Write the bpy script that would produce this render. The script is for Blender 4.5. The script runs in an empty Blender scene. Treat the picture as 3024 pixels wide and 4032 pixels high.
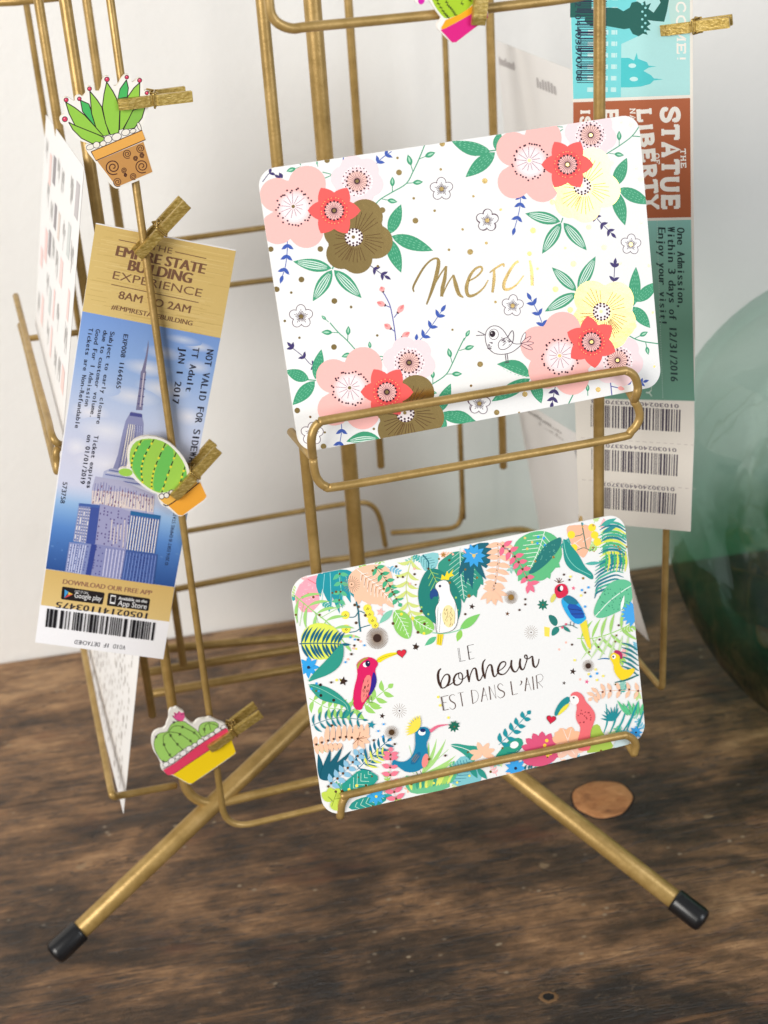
import bpy, bmesh, math, random
import numpy as np
from mathutils import Vector, Matrix
random.seed(7)
S = bpy.context.scene
COL = S.collection

# ------------------------------------------------------------------ camera
H = 0.56                                   # lens height above the table top (m)
F, CX, CY = 6057.0, 1512.0, 2016.0         # focal length and centre in photo pixels (3024 x 4032)
R = np.array([[0.9975224352958032, 0.07034906596060783, 0.0],
              [-0.032313834376480124, 0.45819762239659434, -0.8882627735856081],
              [-0.0624884564493264, 0.8860620450897205, 0.45933565620578887]])
CAM = np.array([0, 0, H])
cam = bpy.data.objects.new('camera', bpy.data.cameras.new('camera'))
COL.objects.link(cam)
M = Matrix([list(r) + [0] for r in R] + [[0, 0, 0, 1]])
M.translation = (0, 0, H)
cam.matrix_world = M
cam.data.sensor_fit = 'VERTICAL'; cam.data.sensor_height = 36; cam.data.sensor_width = 27
cam.data.lens = 36 * F / 4032
cam.data.clip_start = 0.02; cam.data.clip_end = 50
cam.data.dof.use_dof = True; cam.data.dof.focus_distance = 0.61; cam.data.dof.aperture_fstop = 15.0
S.camera = cam
S.render.resolution_x, S.render.resolution_y = 768, 1024
S.cycles.use_denoising = True
S.cycles.max_bounces = 10; S.cycles.transmission_bounces = 8

# ------------------------------------------------------------------ light
w = bpy.data.worlds.new('World'); S.world = w; w.use_nodes = True
w.node_tree.nodes['Background'].inputs[0].default_value = (0.93, 0.96, 1.0, 1)
w.node_tree.nodes['Background'].inputs[1].default_value = 0.30
def area(name, loc, aim, sx, sy, power, col):
    L = bpy.data.lights.new(name, 'AREA'); L.shape = 'RECTANGLE'; L.size = sx; L.size_y = sy
    L.energy = power; L.color = col
    o = bpy.data.objects.new(name, L); COL.objects.link(o); o.location = loc
    o.rotation_euler = (Vector(aim) - Vector(loc)).to_track_quat('-Z', 'Y').to_euler()
area('window_light', (1.35, -0.62, 0.92), (0.02, 0.6, 0.36), 0.85, 1.15, 14.5, (0.93, 0.965, 1.0))
area('room_light', (-1.2, -1.0, 1.08), (0.0, 0.7, 0.3), 1.15, 1.15, 41, (1.0, 0.96, 0.90))
S.view_settings.view_transform = 'Standard'; S.view_settings.look = 'None'
S.view_settings.exposure = 0.13; S.view_settings.gamma = 1.0

# ------------------------------------------------------------------ helpers
def lin(c):
    def f(v):
        v /= 255.0
        return v / 12.92 if v <= 0.04045 else ((v + 0.055) / 1.055) ** 2.4
    return (f(c[0]), f(c[1]), f(c[2]), 1.0)
def ray(x, y): return R @ np.array([(x - CX) / F, -(y - CY) / F, -1.0])
def at(x, y, d): return CAM + ray(x, y) * d
def hit(x, y, P, N):
    r = ray(x, y); return CAM + r * (((P - CAM) @ N) / (r @ N))
def unit(v): v = np.array(v, float); return v / np.linalg.norm(v)
UA, NA, UP = unit([0.9672, 0.2542, 0]), unit([0.2542, -0.9672, 0]), np.array([0, 0, 1.0])
P0 = np.array([-0.016, 0.72, 0])            # axis of the revolving stand
def W(a, b, z): return P0 + UA * a + NA * b + UP * z
def hit_n(x, y, b): return hit(x, y, W(0, b, 0), NA)      # plane parallel to the front face
def hit_u(x, y, a): return hit(x, y, W(a, 0, 0), UA)      # plane parallel to the side faces
def z_on(XY, y, x): r = ray(x, y); return H + r[2] * XY[1] / r[1]

def tag(o, label=None, cat=None, group=None, kind=None):
    if label: o['label'] = label
    if cat: o['category'] = cat
    if group: o['group'] = group
    if kind: o['kind'] = kind
    return o
def empty(name, loc, label, cat, group=None):
    o = bpy.data.objects.new(name, None); COL.objects.link(o); o.location = loc
    o.empty_display_size = 0.01
    return tag(o, label, cat, group)
def link(name, me, mats, parent=None):
    o = bpy.data.objects.new(name, me); COL.objects.link(o)
    for m in (mats if isinstance(mats, list) else [mats]): me.materials.append(m)
    if parent is not None:
        o.parent = parent
        o.matrix_parent_inverse = Matrix.Translation(-Vector(parent.location))
    return o

# ------------------------------------------------------------------ materials
def mat(name):
    m = bpy.data.materials.new(name); m.use_nodes = True
    nt = m.node_tree; return m, nt, nt.nodes['Principled BSDF']
def N(nt, t, **kw):
    n = nt.nodes.new(t)
    for k, v in kw.items():
        if k in n.inputs: n.inputs[k].default_value = v
        else: setattr(n, k, v)
    return n
def ramp(nt, src, stops):
    r = nt.nodes.new('ShaderNodeValToRGB'); nt.links.new(src, r.inputs[0])
    e = r.color_ramp.elements
    while len(e) < len(stops): e.new(0.5)
    for k, (p, c) in zip(e, stops): k.position = p; k.color = c
    return r
def noise(nt, vec, scale, detail=4, rough=0.55):
    n = N(nt, 'ShaderNodeTexNoise'); n.inputs['Scale'].default_value = scale
    n.inputs['Detail'].default_value = detail; n.inputs['Roughness'].default_value = rough
    if vec is not None: nt.links.new(vec, n.inputs['Vector'])
    return n
def bump(nt, b, src, strength, dist):
    n = N(nt, 'ShaderNodeBump'); n.inputs['Strength'].default_value = strength; n.inputs['Distance'].default_value = dist
    nt.links.new(src, n.inputs['Height']); nt.links.new(n.outputs[0], b.inputs['Normal'])
def objcoord(nt, scale=(1, 1, 1), rot=(0, 0, 0)):
    tc = N(nt, 'ShaderNodeTexCoord'); mp = N(nt, 'ShaderNodeMapping')
    mp.inputs['Scale'].default_value = scale; mp.inputs['Rotation'].default_value = rot
    nt.links.new(tc.outputs['Object'], mp.inputs['Vector']); return mp.outputs[0]

def gold_paint():
    m, nt, b = mat('gold_painted_wire')
    v = objcoord(nt)
    n1 = noise(nt, v, 75, 6, 0.7); n2 = noise(nt, v, 700, 3)
    r = ramp(nt, n1.outputs[0], [(0.3, lin((150, 121, 66))), (0.5, lin((172, 141, 82))), (0.7, lin((190, 158, 100)))])
    nt.links.new(r.outputs[0], b.inputs['Base Color'])
    b.inputs['Metallic'].default_value = 0.36; b.inputs['Roughness'].default_value = 0.37
    bump(nt, b, n2.outputs[0], 0.25, 0.0004)
    return m
def gold_peg():
    m, nt, b = mat('gold_painted_wood')
    v = objcoord(nt, (1, 5, 5)); n1 = noise(nt, v, 260, 5, 0.7)
    r = ramp(nt, n1.outputs[0], [(0.3, lin((146, 120, 54))), (0.5, lin((190, 162, 86))), (0.72, lin((232, 210, 142)))])
    nt.links.new(r.outputs[0], b.inputs['Base Color'])
    b.inputs['Metallic'].default_value = 0.6; b.inputs['Roughness'].default_value = 0.33
    bump(nt, b, n1.outputs[0], 0.5, 0.0006)
    return m
def print_mat(name, rough, metal=0.0):
    m, nt, b = mat(name)
    a = N(nt, 'ShaderNodeVertexColor'); a.layer_name = 'Col'
    v = objcoord(nt); n = noise(nt, v, 1300, 2)
    mx = N(nt, 'ShaderNodeMix'); mx.data_type = 'RGBA'; mx.blend_type = 'MULTIPLY'
    rr = ramp(nt, n.outputs[0], [(0.3, (0.975, 0.975, 0.975, 1)), (0.7, (1, 1, 1, 1))])
    mx.inputs[0].default_value = 1.0
    nt.links.new(a.outputs[0], mx.inputs[6]); nt.links.new(rr.outputs[0], mx.inputs[7])
    nt.links.new(mx.outputs[2], b.inputs['Base Color'])
    b.inputs['Roughness'].default_value = rough; b.inputs['Metallic'].default_value = metal
    if metal > 0.5:
        n3 = noise(nt, v, 170, 3); bump(nt, b, n3.outputs[0], 0.10, 0.0006)
    else:
        b.inputs['Specular IOR Level'].default_value = 0.35; n4 = noise(nt, v, 520, 3); bump(nt, b, n4.outputs[0], 0.10, 0.0004)
    return m
MAT_WIRE = gold_paint(); MAT_PEG = gold_peg()
MAT_PRINT = print_mat('printed_paper', 0.5); MAT_FOIL = print_mat('gold_foil', 0.21, 1.0)
MAT_BOARD = print_mat('printed_wood', 0.62)
def plain(name, c, rough, metal=0.0):
    m, nt, b = mat(name); v = objcoord(nt); n = noise(nt, v, 300, 3)
    cc = lin(c); d = tuple(x * 0.85 for x in cc[:3]) + (1,)
    r = ramp(nt, n.outputs[0], [(0.3, d), (0.7, cc)])
    nt.links.new(r.outputs[0], b.inputs['Base Color'])
    b.inputs['Roughness'].default_value = rough; b.inputs['Metallic'].default_value = metal
    return m
MAT_RUBBER = plain('black_rubber', (22, 22, 24), 0.28)
MAT_SPRING = plain('brass_spring_wire', (205, 175, 105), 0.25, 0.9)
MAT_CARD = plain('blank_white_card', (238, 235, 230), 0.6)

# ------------------------------------------------------------------ tubes
def catmull(pts, n=6):
    pts = [np.array(p, float) for p in pts]; out = []
    for i in range(len(pts) - 1):
        a = pts[i - 1] if i else 2 * pts[0] - pts[1]
        b, c = pts[i], pts[i + 1]
        d = pts[i + 2] if i + 2 < len(pts) else 2 * pts[-1] - pts[-2]
        for k in range(n):
            t = k / n
            out.append(0.5 * (2 * b + (c - a) * t + (2 * a - 5 * b + 4 * c - d) * t * t + (3 * b - a - 3 * c + d) * t ** 3))
    out.append(pts[-1]); return out
def fillet(pts, r, n=8):
    pts = [np.array(p, float) for p in pts]; out = [pts[0]]
    for i in range(1, len(pts) - 1):
        p, a, b = pts[i], unit(pts[i - 1] - pts[i]), unit(pts[i + 1] - pts[i])
        rr = min(r, 0.45 * np.linalg.norm(pts[i - 1] - p), 0.45 * np.linalg.norm(pts[i + 1] - p))
        for k in range(n + 1):
            t = k / n; out.append((1 - t) ** 2 * (p + a * rr) + 2 * t * (1 - t) * p + t * t * (p + b * rr))
    out.append(pts[-1]); return out
def tube_bm(bm, pts, r, seg=14, r_end=None, rounded=True):
    pts = [Vector(p) for p in pts]
    q = [pts[0]]
    for p in pts[1:]:
        if (p - q[-1]).length > 1e-6: q.append(p)
    pts = q; n = len(pts)
    tan = [(pts[min(i + 1, n - 1)] - pts[max(i - 1, 0)]).normalized() for i in range(n)]
    ref = tan[0].orthogonal().normalized(); rings = []
    def ring(c, t, rad):
        nonlocal ref
        ref = (ref - t * ref.dot(t)).normalized(); bi = t.cross(ref)
        return [bm.verts.new(c + (ref * math.cos(2 * math.pi * k / seg) + bi * math.sin(2 * math.pi * k / seg)) * rad) for k in range(seg)]
    rad = lambda i: r if r_end is None else r + (r_end - r) * i / (n - 1)
    if rounded: rings.append(ring(pts[0] - tan[0] * rad(0) * 0.35, tan[0], rad(0) * 0.7))
    for i in range(n): rings.append(ring(pts[i], tan[i], rad(i)))
    if rounded: rings.append(ring(pts[-1] + tan[-1] * rad(n - 1) * 0.35, tan[-1], rad(n - 1) * 0.7))
    for A, B in zip(rings, rings[1:]):
        for k in range(seg): bm.faces.new((A[k], A[(k + 1) % seg], B[(k + 1) % seg], B[k]))
    bm.faces.new(rings[0][::-1]); bm.faces.new(rings[-1])
def mesh_from(bm, name, smooth=True):
    me = bpy.data.meshes.new(name); bm.to_mesh(me); bm.free()
    if smooth:
        for p in me.polygons: p.use_smooth = True
    return me
def tube(name, paths, r, parent, m=MAT_WIRE, **kw):
    bm = bmesh.new()
    for p in paths: tube_bm(bm, p, r, **kw)
    return link(name, mesh_from(bm, name), m, parent)

# ------------------------------------------------------------------ text outlines (built-in font only)
GLY = {}
def glyphs(s, bold=0.0):
    key = (s, bold)
    if key in GLY: return GLY[key]
    cu = bpy.data.curves.new('t', 'FONT'); cu.body = s; cu.size = 1; cu.offset = bold; cu.resolution_u = 4; cu.fill_mode = 'FRONT'
    o = bpy.data.objects.new('t', cu); COL.objects.link(o); bpy.context.view_layer.update()
    e = o.evaluated_get(bpy.context.evaluated_depsgraph_get()); me = e.to_mesh()
    V = [(v.co.x, v.co.y) for v in me.vertices]
    fs = [[V[i] for i in p.vertices] for p in me.polygons]
    e.to_mesh_clear(); bpy.data.objects.remove(o); bpy.data.curves.remove(cu)
    xs = [p[0] for f in fs for p in f] or [0, 0.3]
    GLY[key] = (fs, min(xs), max(xs)); return GLY[key]

# ------------------------------------------------------------------ printed sheets: flat artwork kept inside each sheet's own mesh
EPS = 8e-6
class Sheet:
    """A flat printed thing. O = corner, U/V = in-plane axes, N = out of the printed face."""
    def __init__(s, O, U, V):
        s.O, s.U = np.array(O), unit(U); V = np.array(V) - s.U * (np.array(V) @ s.U); s.V = unit(V)
        s.N = np.cross(s.U, s.V); s.k = (0, 0, 1.0); s.faces = []; s.clip = None; s.cell = 0.0006; s.grid = {}
    def uv(s, x, y):
        p = hit(s.k[0] + x * s.k[2], s.k[1] + y * s.k[2], s.O, s.N) - s.O
        return (p @ s.U, p @ s.V)
    def crop(s, x, y, f): s.k = (x, y, f)
    def _cells(s, P):
        xs = [p[0] for p in P]; ys = [p[1] for p in P]; c = s.cell
        return [(i, j) for i in range(int(min(xs) // c), int(max(xs) // c) + 1) for j in range(int(min(ys) // c), int(max(ys) // c) + 1)]
    def _clip(s, P, C):
        if s.clip is None: return P, C
        cl = s.clip; n = len(cl)
        for i in range(n):
            a, b = cl[i], cl[(i + 1) % n]
            ins = lambda p: (b[0] - a[0]) * (p[1] - a[1]) - (b[1] - a[1]) * (p[0] - a[0]) >= 0
            if all(ins(p) for p in P): continue
            out, oc = [], []
            for k in range(len(P)):
                p, q = P[k], P[(k + 1) % len(P)]; cp, cq = C[k], C[(k + 1) % len(P)]
                ip, iq = ins(p), ins(q)
                if ip: out.append(p); oc.append(cp)
                if ip != iq:
                    d1 = (b[0] - a[0]) * (p[1] - a[1]) - (b[1] - a[1]) * (p[0] - a[0])
                    d2 = (b[0] - a[0]) * (q[1] - a[1]) - (b[1] - a[1]) * (q[0] - a[0])
                    t = d1 / (d1 - d2); out.append((p[0] + (q[0] - p[0]) * t, p[1] + (q[1] - p[1]) * t)); oc.append(cp)
            P, C = out, oc
            if len(P) < 3: return [], []
        return P, C
    def add(s, polys, col, foil=0):          # polys: list of uv polygons that share one layer
        ps = []
        for P in polys:
            C = col if isinstance(col, list) else [col] * len(P)
            P2, C2 = s._clip(list(P), C)
            if len(P2) >= 3: ps.append((P2, C2))
        if not ps: return
        cells = set()
        for P, _ in ps: cells.update(s._cells(P))
        lv = max((s.grid.get(c, 0) for c in cells), default=0) + 1
        for c in cells: s.grid[c] = lv
        for P, C in ps: s.faces.append((P, C, foil, lv))
    # ---- drawing in photo-crop pixels
    def poly(s, pts, col, foil=0, smooth=0):
        if smooth:
            q = [np.array(p, float) for p in pts]
            for _ in range(smooth):
                q = [v for i in range(len(q)) for v in (q[i] * 0.75 + q[(i + 1) % len(q)] * 0.25, q[i] * 0.25 + q[(i + 1) % len(q)] * 0.75)]
            pts = q
        s.add([[s.uv(*p) for p in pts]], lin(col), foil)
    def grad(s, A, B, C, D, stops, n=24):    # quad A B (top) C D (bottom, right then left), colour bands down the quad
        A, B, C, D = [np.array(p, float) for p in (A, B, C, D)]; fs = []
        def colr(t):
            for (t0, c0), (t1, c1) in zip(stops, stops[1:]):
                if t <= t1: k = (t - t0) / (t1 - t0); return lin(tuple(a + (b - a) * k for a, b in zip(c0, c1)))
            return lin(stops[-1][1])
        cells = set(); ps = []
        for i in range(n):
            t0, t1 = i / n, (i + 1) / n
            q = [A + (D - A) * t0, B + (C - B) * t0, B + (C - B) * t1, A + (D - A) * t1]
            c0, c1 = colr(t0), colr(t1); P = [s.uv(*p) for p in q]
            P, Cc = s._clip(P, [c0, c0, c1, c1])
            if len(P) >= 3: ps.append((P, Cc)); cells.update(s._cells(P))
        lv = max((s.grid.get(c, 0) for c in cells), default=0) + 1
        for c in cells: s.grid[c] = lv
        for P, Cc in ps: s.faces.append((P, Cc, 0, lv))
    def ell(s, x, y, rx, ry, ang, col, foil=0, n=18):
        a = math.radians(ang); ca, sa = math.cos(a), math.sin(a)
        s.poly([(x + rx * math.cos(t) * ca - ry * math.sin(t) * sa, y + rx * math.cos(t) * sa + ry * math.sin(t) * ca)
                for t in [2 * math.pi * k / n for k in range(n)]], col, foil)
    def dot(s, x, y, r, col, foil=0): s.ell(x, y, r, r, 0, col, foil, 10 if r < 12 else 18)
    def dots(s, pts, r, col, foil=0):
        s.add([[s.uv(x + r * math.cos(k * math.pi / 4), y + r * math.sin(k * math.pi / 4)) for k in range(8)] for x, y in pts], lin(col), foil)
    def blob(s, cx, cy, lobes, col, foil=0, n=72):
        pts = []
        for k in range(n):
            t = 2 * math.pi * k / n; dx, dy = math.cos(t), math.sin(t); best = 1.0
            for (lx, ly, q) in lobes:
                p = lx * dx + ly * dy; o2 = lx * lx + ly * ly - p * p
                if q * q > o2: best = max(best, p + math.sqrt(q * q - o2))
            pts.append((cx + best * dx, cy + best * dy))
        s.poly(pts, col, foil)
    def stroke(s, pts, wd, col, foil=0, n=4):
        pts = [np.array(p, float) for p in pts]
        ws = list(wd) if isinstance(wd, (list, tuple)) else [wd] * len(pts)
        if len(pts) > 2 and n > 1:
            P = catmull(pts, n); W_ = [np.interp(i / n, range(len(ws)), ws) for i in range(len(P))]
        else: P, W_ = pts, ws
        L, Rr = [], []
        for i in range(len(P)):
            t = P[min(i + 1, len(P) - 1)] - P[max(i - 1, 0)]; l = np.hypot(*t) or 1; nn = np.array([-t[1], t[0]]) / l * W_[i] / 2
            L.append(s.uv(*(P[i] + nn))); Rr.append(s.uv(*(P[i] - nn)))
        s.add([[L[i], L[i + 1], Rr[i + 1], Rr[i]] for i in range(len(P) - 1)], lin(col), foil)
    def strokes(s, segs, wd, col, foil=0):
        fs = []
        for (x0, y0, x1, y1) in segs:
            l = math.hypot(x1 - x0, y1 - y0) or 1; nx, ny = -(y1 - y0) / l * wd / 2, (x1 - x0) / l * wd / 2
            fs.append([s.uv(x0 + nx, y0 + ny), s.uv(x1 + nx, y1 + ny), s.uv(x1 - nx, y1 - ny), s.uv(x0 - nx, y0 - ny)])
        s.add(fs, lin(col), foil)
    def outline(s, pts, wd, col): s.stroke(list(pts) + [pts[0]], wd, col, n=1)
    def leafpts(s, x0, y0, x1, y1, wd, bend=0.0, n=9, sharp=1.0):
        dx, dy = x1 - x0, y1 - y0; l = math.hypot(dx, dy); nx, ny = -dy / l, dx / l; A, B = [], []
        for k in range(n + 1):
            t = k / n; c = 4 * t * (1 - t) * bend * l; h = wd / 2 * math.sin(math.pi * t ** 0.85) ** sharp
            A.append((x0 + dx * t + nx * (c + h), y0 + dy * t + ny * (c + h))); B.append((x0 + dx * t + nx * (c - h), y0 + dy * t + ny * (c - h)))
        return A + B[1:-1][::-1]
    def leaf(s, x0, y0, x1, y1, wd, col, bend=0.0, sharp=1.0): s.poly(s.leafpts(x0, y0, x1, y1, wd, bend, 9, sharp), col)
    def text(s, txt, p0, p1, h, col, bold=0.0, mono=False, slab=False, rel=None):
        """txt runs from p0 to p1 (crop pixels along its baseline); h = capital height in crop pixels."""
        a, b = np.array(s.uv(*p0)), np.array(s.uv(*p1)); L = np.linalg.norm(b - a); d = (b - a) / L; up = np.array([-d[1], d[0]])
        mid = ((p0[0] + p1[0]) / 2, (p0[1] + p1[1]) / 2); dl = math.hypot(p1[0] - p0[0], p1[1] - p0[1])
        nx, ny = (p1[1] - p0[1]) / dl * h, -(p1[0] - p0[0]) / dl * h
        hv = np.linalg.norm(np.array(s.uv(mid[0] + nx, mid[1] + ny)) - np.array(s.uv(*mid))); sy = hv / 0.69
        wt, bold = bold, 0.0; fs = []
        if mono:
            stp = L / len(txt)
            for i, ch in enumerate(txt):
                if ch == ' ': continue
                g, x0, x1 = glyphs(ch, bold); sx = stp * 0.80 / max(x1 - x0, 0.30)
                sx = min(sx, stp * 1.35 / 0.6 * 1.0); c = (x0 + x1) / 2
                for f in g: fs.append([tuple(a + d * ((i + 0.5) * stp + (x - c) * sx) + up * (y * sy)) for x, y in f])
        else:
            g, x0, x1 = glyphs(txt, bold); sx = L / (x1 - x0)
            for f in g: fs.append([tuple(a + d * ((x - x0) * sx) + up * (y * sy)) for x, y in f])
        s.add(fs, lin(col))
        if wt:                                # heavier print: the same letters struck again a little to the side
            for q in (-1, 1): s.add([[(x + d[0] * wt * sy * q, y + d[1] * wt * sy * q) for x, y in f] for f in fs], lin(col))
    def bars(s, A, B, C, D, n, col, seed=1):  # barcode in quad A B C D (A-B along the code)
        rnd = random.Random(seed); t = 0.0; A, B, C, D = [np.array(p, float) for p in (A, B, C, D)]; fs = []; ws = []
        while len(ws) < 2 * n: ws.append(rnd.choice([1, 1, 1, 2, 2, 3]))
        tot = sum(ws)
        for i, wv in enumerate(ws):
            if i % 2 == 0:
                a0, a1 = t / tot, (t + wv) / tot
                fs.append([s.uv(*(A + (B - A) * a0)), s.uv(*(A + (B - A) * a1)), s.uv(*(D + (C - D) * a1)), s.uv(*(D + (C - D) * a0))])
            t += wv
        s.add(fs, lin(col))
    def build(s, name, outline, thick, mats, back=(236, 233, 228), edge=(240, 238, 234)):
        """outline = uv polygon of the sheet; the printed layers lie on its front."""
        me = bpy.data.meshes.new(name); V, Fc, cols, mi = [], [], [], []
        def area2(P): return sum(P[i][0] * P[(i + 1) % len(P)][1] - P[(i + 1) % len(P)][0] * P[i][1] for i in range(len(P)))
        if area2(outline) < 0: outline = outline[::-1]
        n = len(outline)
        V += [(u, v, 0) for u, v in outline] + [(u, v, -thick) for u, v in outline]
        Fc.append(list(range(n))); cols.append([lin(s.base)] * n); mi.append(0)
        Fc.append(list(range(2 * n - 1, n - 1, -1))); cols.append([lin(back)] * n); mi.append(0)
        for i in range(n):
            j = (i + 1) % n; Fc.append([i, n + i, n + j, j]); cols.append([lin(edge)] * 4); mi.append(0)
        for P, C, foil, lv in s.faces:
            if area2(P) < 0: P, C = P[::-1], C[::-1]
            k = len(V); V += [(u, v, EPS * lv) for u, v in P]; Fc.append(list(range(k, k + len(P)))); cols.append(C); mi.append(foil)
        me.from_pydata(V, [], Fc); me.update()
        ca = me.color_attributes.new('Col', 'FLOAT_COLOR', 'CORNER')
        flat = []
        for p, c in zip(me.polygons, cols):
            for q in c: flat.extend(q)
        ca.data.foreach_set('color', flat)
        me.polygons.foreach_set('material_index', mi)
        o = link(name, me, mats)
        m4 = Matrix([list(x) for x in np.column_stack([s.U, s.V, s.N])]).to_4x4(); m4.translation = Vector(s.O)
        o.matrix_world = m4
        return o
    base = (240, 240, 239)
def curl(o, f, step, axis=1):
    """Give a printed sheet its slight bow: cut it into narrow strips and bend them along one axis."""
    bm = bmesh.new(); bm.from_mesh(o.data); vs = [v.co[axis] for v in bm.verts]; lo, hi = min(vs), max(vs); no = (1, 0, 0) if axis == 0 else (0, 1, 0); x = lo + step
    while x < hi - step * .4:
        bmesh.ops.bisect_plane(bm, geom=bm.verts[:] + bm.edges[:] + bm.faces[:], plane_co=Vector(no) * x, plane_no=no, dist=1e-7); x += step
    for v in bm.verts: v.co.z += f((v.co[axis] - lo) / (hi - lo))
    bm.to_mesh(o.data); bm.free(); o.data.update()
def rounded(w, h, r, n=6):                    # uv rounded rectangle, top-left at (0,0), going down to -h
    pts = []
    for cx, cy, a0 in ((w - r, -r, 0), (r, -r, 90), (r, -h + r, 180), (w - r, -h + r, 270)):
        for k in range(n + 1):
            a = math.radians(a0 + 90 * k / n); pts.append((cx + r * math.cos(a), cy + r * math.sin(a)))
    return pts

# ------------------------------------------------------------------ the setting: table top and wall
ew = hit(0, 2605, np.array([0, 0, 0.0]), UP); ee = hit(2508, 2233, np.array([0, 0, 0.0]), UP)
WX = unit(ee - ew); WN = np.array([WX[1], -WX[0], 0])           # along the wall / out of it
ang = math.atan2(WX[1], WX[0])
def table_mat():
    m, nt, b = mat('old_brown_wood')
    v = objcoord(nt, (4.2, 8.5, 1)); big = noise(nt, v, 2.1, 5, 0.58); big.inputs['Distortion'].default_value = 0.7
    v2 = objcoord(nt, (13, 42, 9)); grain = noise(nt, v2, 3.0, 8, 0.74); grain.inputs['Distortion'].default_value = 0.5
    v3 = objcoord(nt, (5, 62, 5)); fine = noise(nt, v3, 5.0, 5, 0.7); fine.inputs['Distortion'].default_value = 0.3
    v4 = objcoord(nt, (1.2, 1.7, 1)); blot = noise(nt, v4, 23, 8, 0.74)
    def math_(op, a, b_):
        n = N(nt, 'ShaderNodeMath', operation=op)
        for i, q in enumerate((a, b_)):
            if hasattr(q, 'links'): nt.links.new(q, n.inputs[i])
            else: n.inputs[i].default_value = q
        return n.outputs[0]
    # boards: tone shifts across the depth of the table; the back boards are paler
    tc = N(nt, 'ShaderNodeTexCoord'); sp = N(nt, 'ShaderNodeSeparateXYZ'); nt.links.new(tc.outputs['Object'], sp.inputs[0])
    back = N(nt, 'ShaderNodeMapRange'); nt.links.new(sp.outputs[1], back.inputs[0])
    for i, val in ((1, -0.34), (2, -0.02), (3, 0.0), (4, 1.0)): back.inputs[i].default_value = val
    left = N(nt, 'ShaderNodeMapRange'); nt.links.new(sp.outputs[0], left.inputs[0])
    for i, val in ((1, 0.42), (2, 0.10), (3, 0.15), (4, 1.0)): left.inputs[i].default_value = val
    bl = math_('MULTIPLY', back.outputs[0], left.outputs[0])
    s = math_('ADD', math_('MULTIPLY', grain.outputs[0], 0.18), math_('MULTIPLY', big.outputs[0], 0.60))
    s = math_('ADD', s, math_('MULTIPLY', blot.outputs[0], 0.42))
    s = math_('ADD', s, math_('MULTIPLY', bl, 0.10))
    bd = math_('DIVIDE', math_('ADD', sp.outputs[1], 0.012), 0.155); fl_ = math_('FLOOR', bd, 0.0); fc = math_('FRACT', bd, 0.0)
    wn = N(nt, 'ShaderNodeTexWhiteNoise'); wn.noise_dimensions = '1D'; nt.links.new(fl_, wn.inputs['W'])
    s = math_('ADD', s, math_('MULTIPLY', math_('SUBTRACT', wn.outputs[0], 0.5), 0.07))
    seam = ramp(nt, fc, [(0.0, (1, 1, 1, 1)), (0.012, (0, 0, 0, 1))])
    s = math_('ADD', s, math_('MULTIPLY', math_('SUBTRACT', fine.outputs[0], 0.5), 0.26))
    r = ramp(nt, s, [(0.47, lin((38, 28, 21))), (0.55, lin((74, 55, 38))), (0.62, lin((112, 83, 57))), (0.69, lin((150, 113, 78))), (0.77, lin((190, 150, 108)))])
    vk = objcoord(nt, (3.0, 30, 3)); ck = noise(nt, vk, 2.4, 5, 0.6); ck.inputs['Distortion'].default_value = 0.4
    ca = math_('ABSOLUTE', math_('SUBTRACT', ck.outputs[0], 0.5), 0.0); cr0 = ramp(nt, ca, [(0.0, (1, 1, 1, 1)), (0.012, (0, 0, 0, 1))])
    class _o: pass
    cr = _o(); cr.outputs = [math_('MAXIMUM', cr0.outputs[0], seam.outputs[0])]
    vs = objcoord(nt, (2.0, 26, 2), (0, 0, 0.03)); st = noise(nt, vs, 3.1, 4, 0.6); sr = ramp(nt, st.outputs[0], [(0.62, (0, 0, 0, 1)), (0.70, (1, 1, 1, 1))])
    m1 = N(nt, 'ShaderNodeMix'); m1.data_type = 'RGBA'; nt.links.new(math_('MULTIPLY', sr.outputs[0], 0.55), m1.inputs[0]); nt.links.new(r.outputs[0], m1.inputs[6]); m1.inputs[7].default_value = lin((150, 108, 68))
    m2 = N(nt, 'ShaderNodeMix'); m2.data_type = 'RGBA'; nt.links.new(math_('MULTIPLY', cr.outputs[0], 0.75), m2.inputs[0]); nt.links.new(m1.outputs[2], m2.inputs[6]); m2.inputs[7].default_value = lin((18, 13, 10))
    # worn, pitted strip along the front of the table
    front = N(nt, 'ShaderNodeMapRange'); nt.links.new(sp.outputs[1], front.inputs[0])
    for i, val in ((1, -0.36), (2, -0.50), (3, 0.0), (4, 1.0)): front.inputs[i].default_value = val
    vp = objcoord(nt, (1, 1.5, 1)); pit = noise(nt, vp, 120, 6, 0.75); pr = ramp(nt, pit.outputs[0], [(0.56, (0, 0, 0, 1)), (0.66, (1, 1, 1, 1))])
    pm = noise(nt, vp, 11, 4, 0.6); pmr = ramp(nt, pm.outputs[0], [(0.45, (0, 0, 0, 1)), (0.6, (1, 1, 1, 1))])
    m3 = N(nt, 'ShaderNodeMix'); m3.data_type = 'RGBA'; nt.links.new(math_('MULTIPLY', math_('MULTIPLY', pr.outputs[0], pmr.outputs[0]), math_('ADD', math_('MULTIPLY', front.outputs[0], 0.6), 0.30)), m3.inputs[0])
    nt.links.new(m2.outputs[2], m3.inputs[6]); m3.inputs[7].default_value = lin((150, 126, 96))
    # rusty red patches and pale paint flecks
    v5 = objcoord(nt, (2.2, 6, 1)); red = noise(nt, v5, 6.5, 3)
    rr = ramp(nt, red.outputs[0], [(0.60, (0, 0, 0, 1)), (0.72, (1, 1, 1, 1))])
    mx = N(nt, 'ShaderNodeMix'); mx.data_type = 'RGBA'; nt.links.new(math_('MULTIPLY', rr.outputs[0], 0.5), mx.inputs[0])
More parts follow.
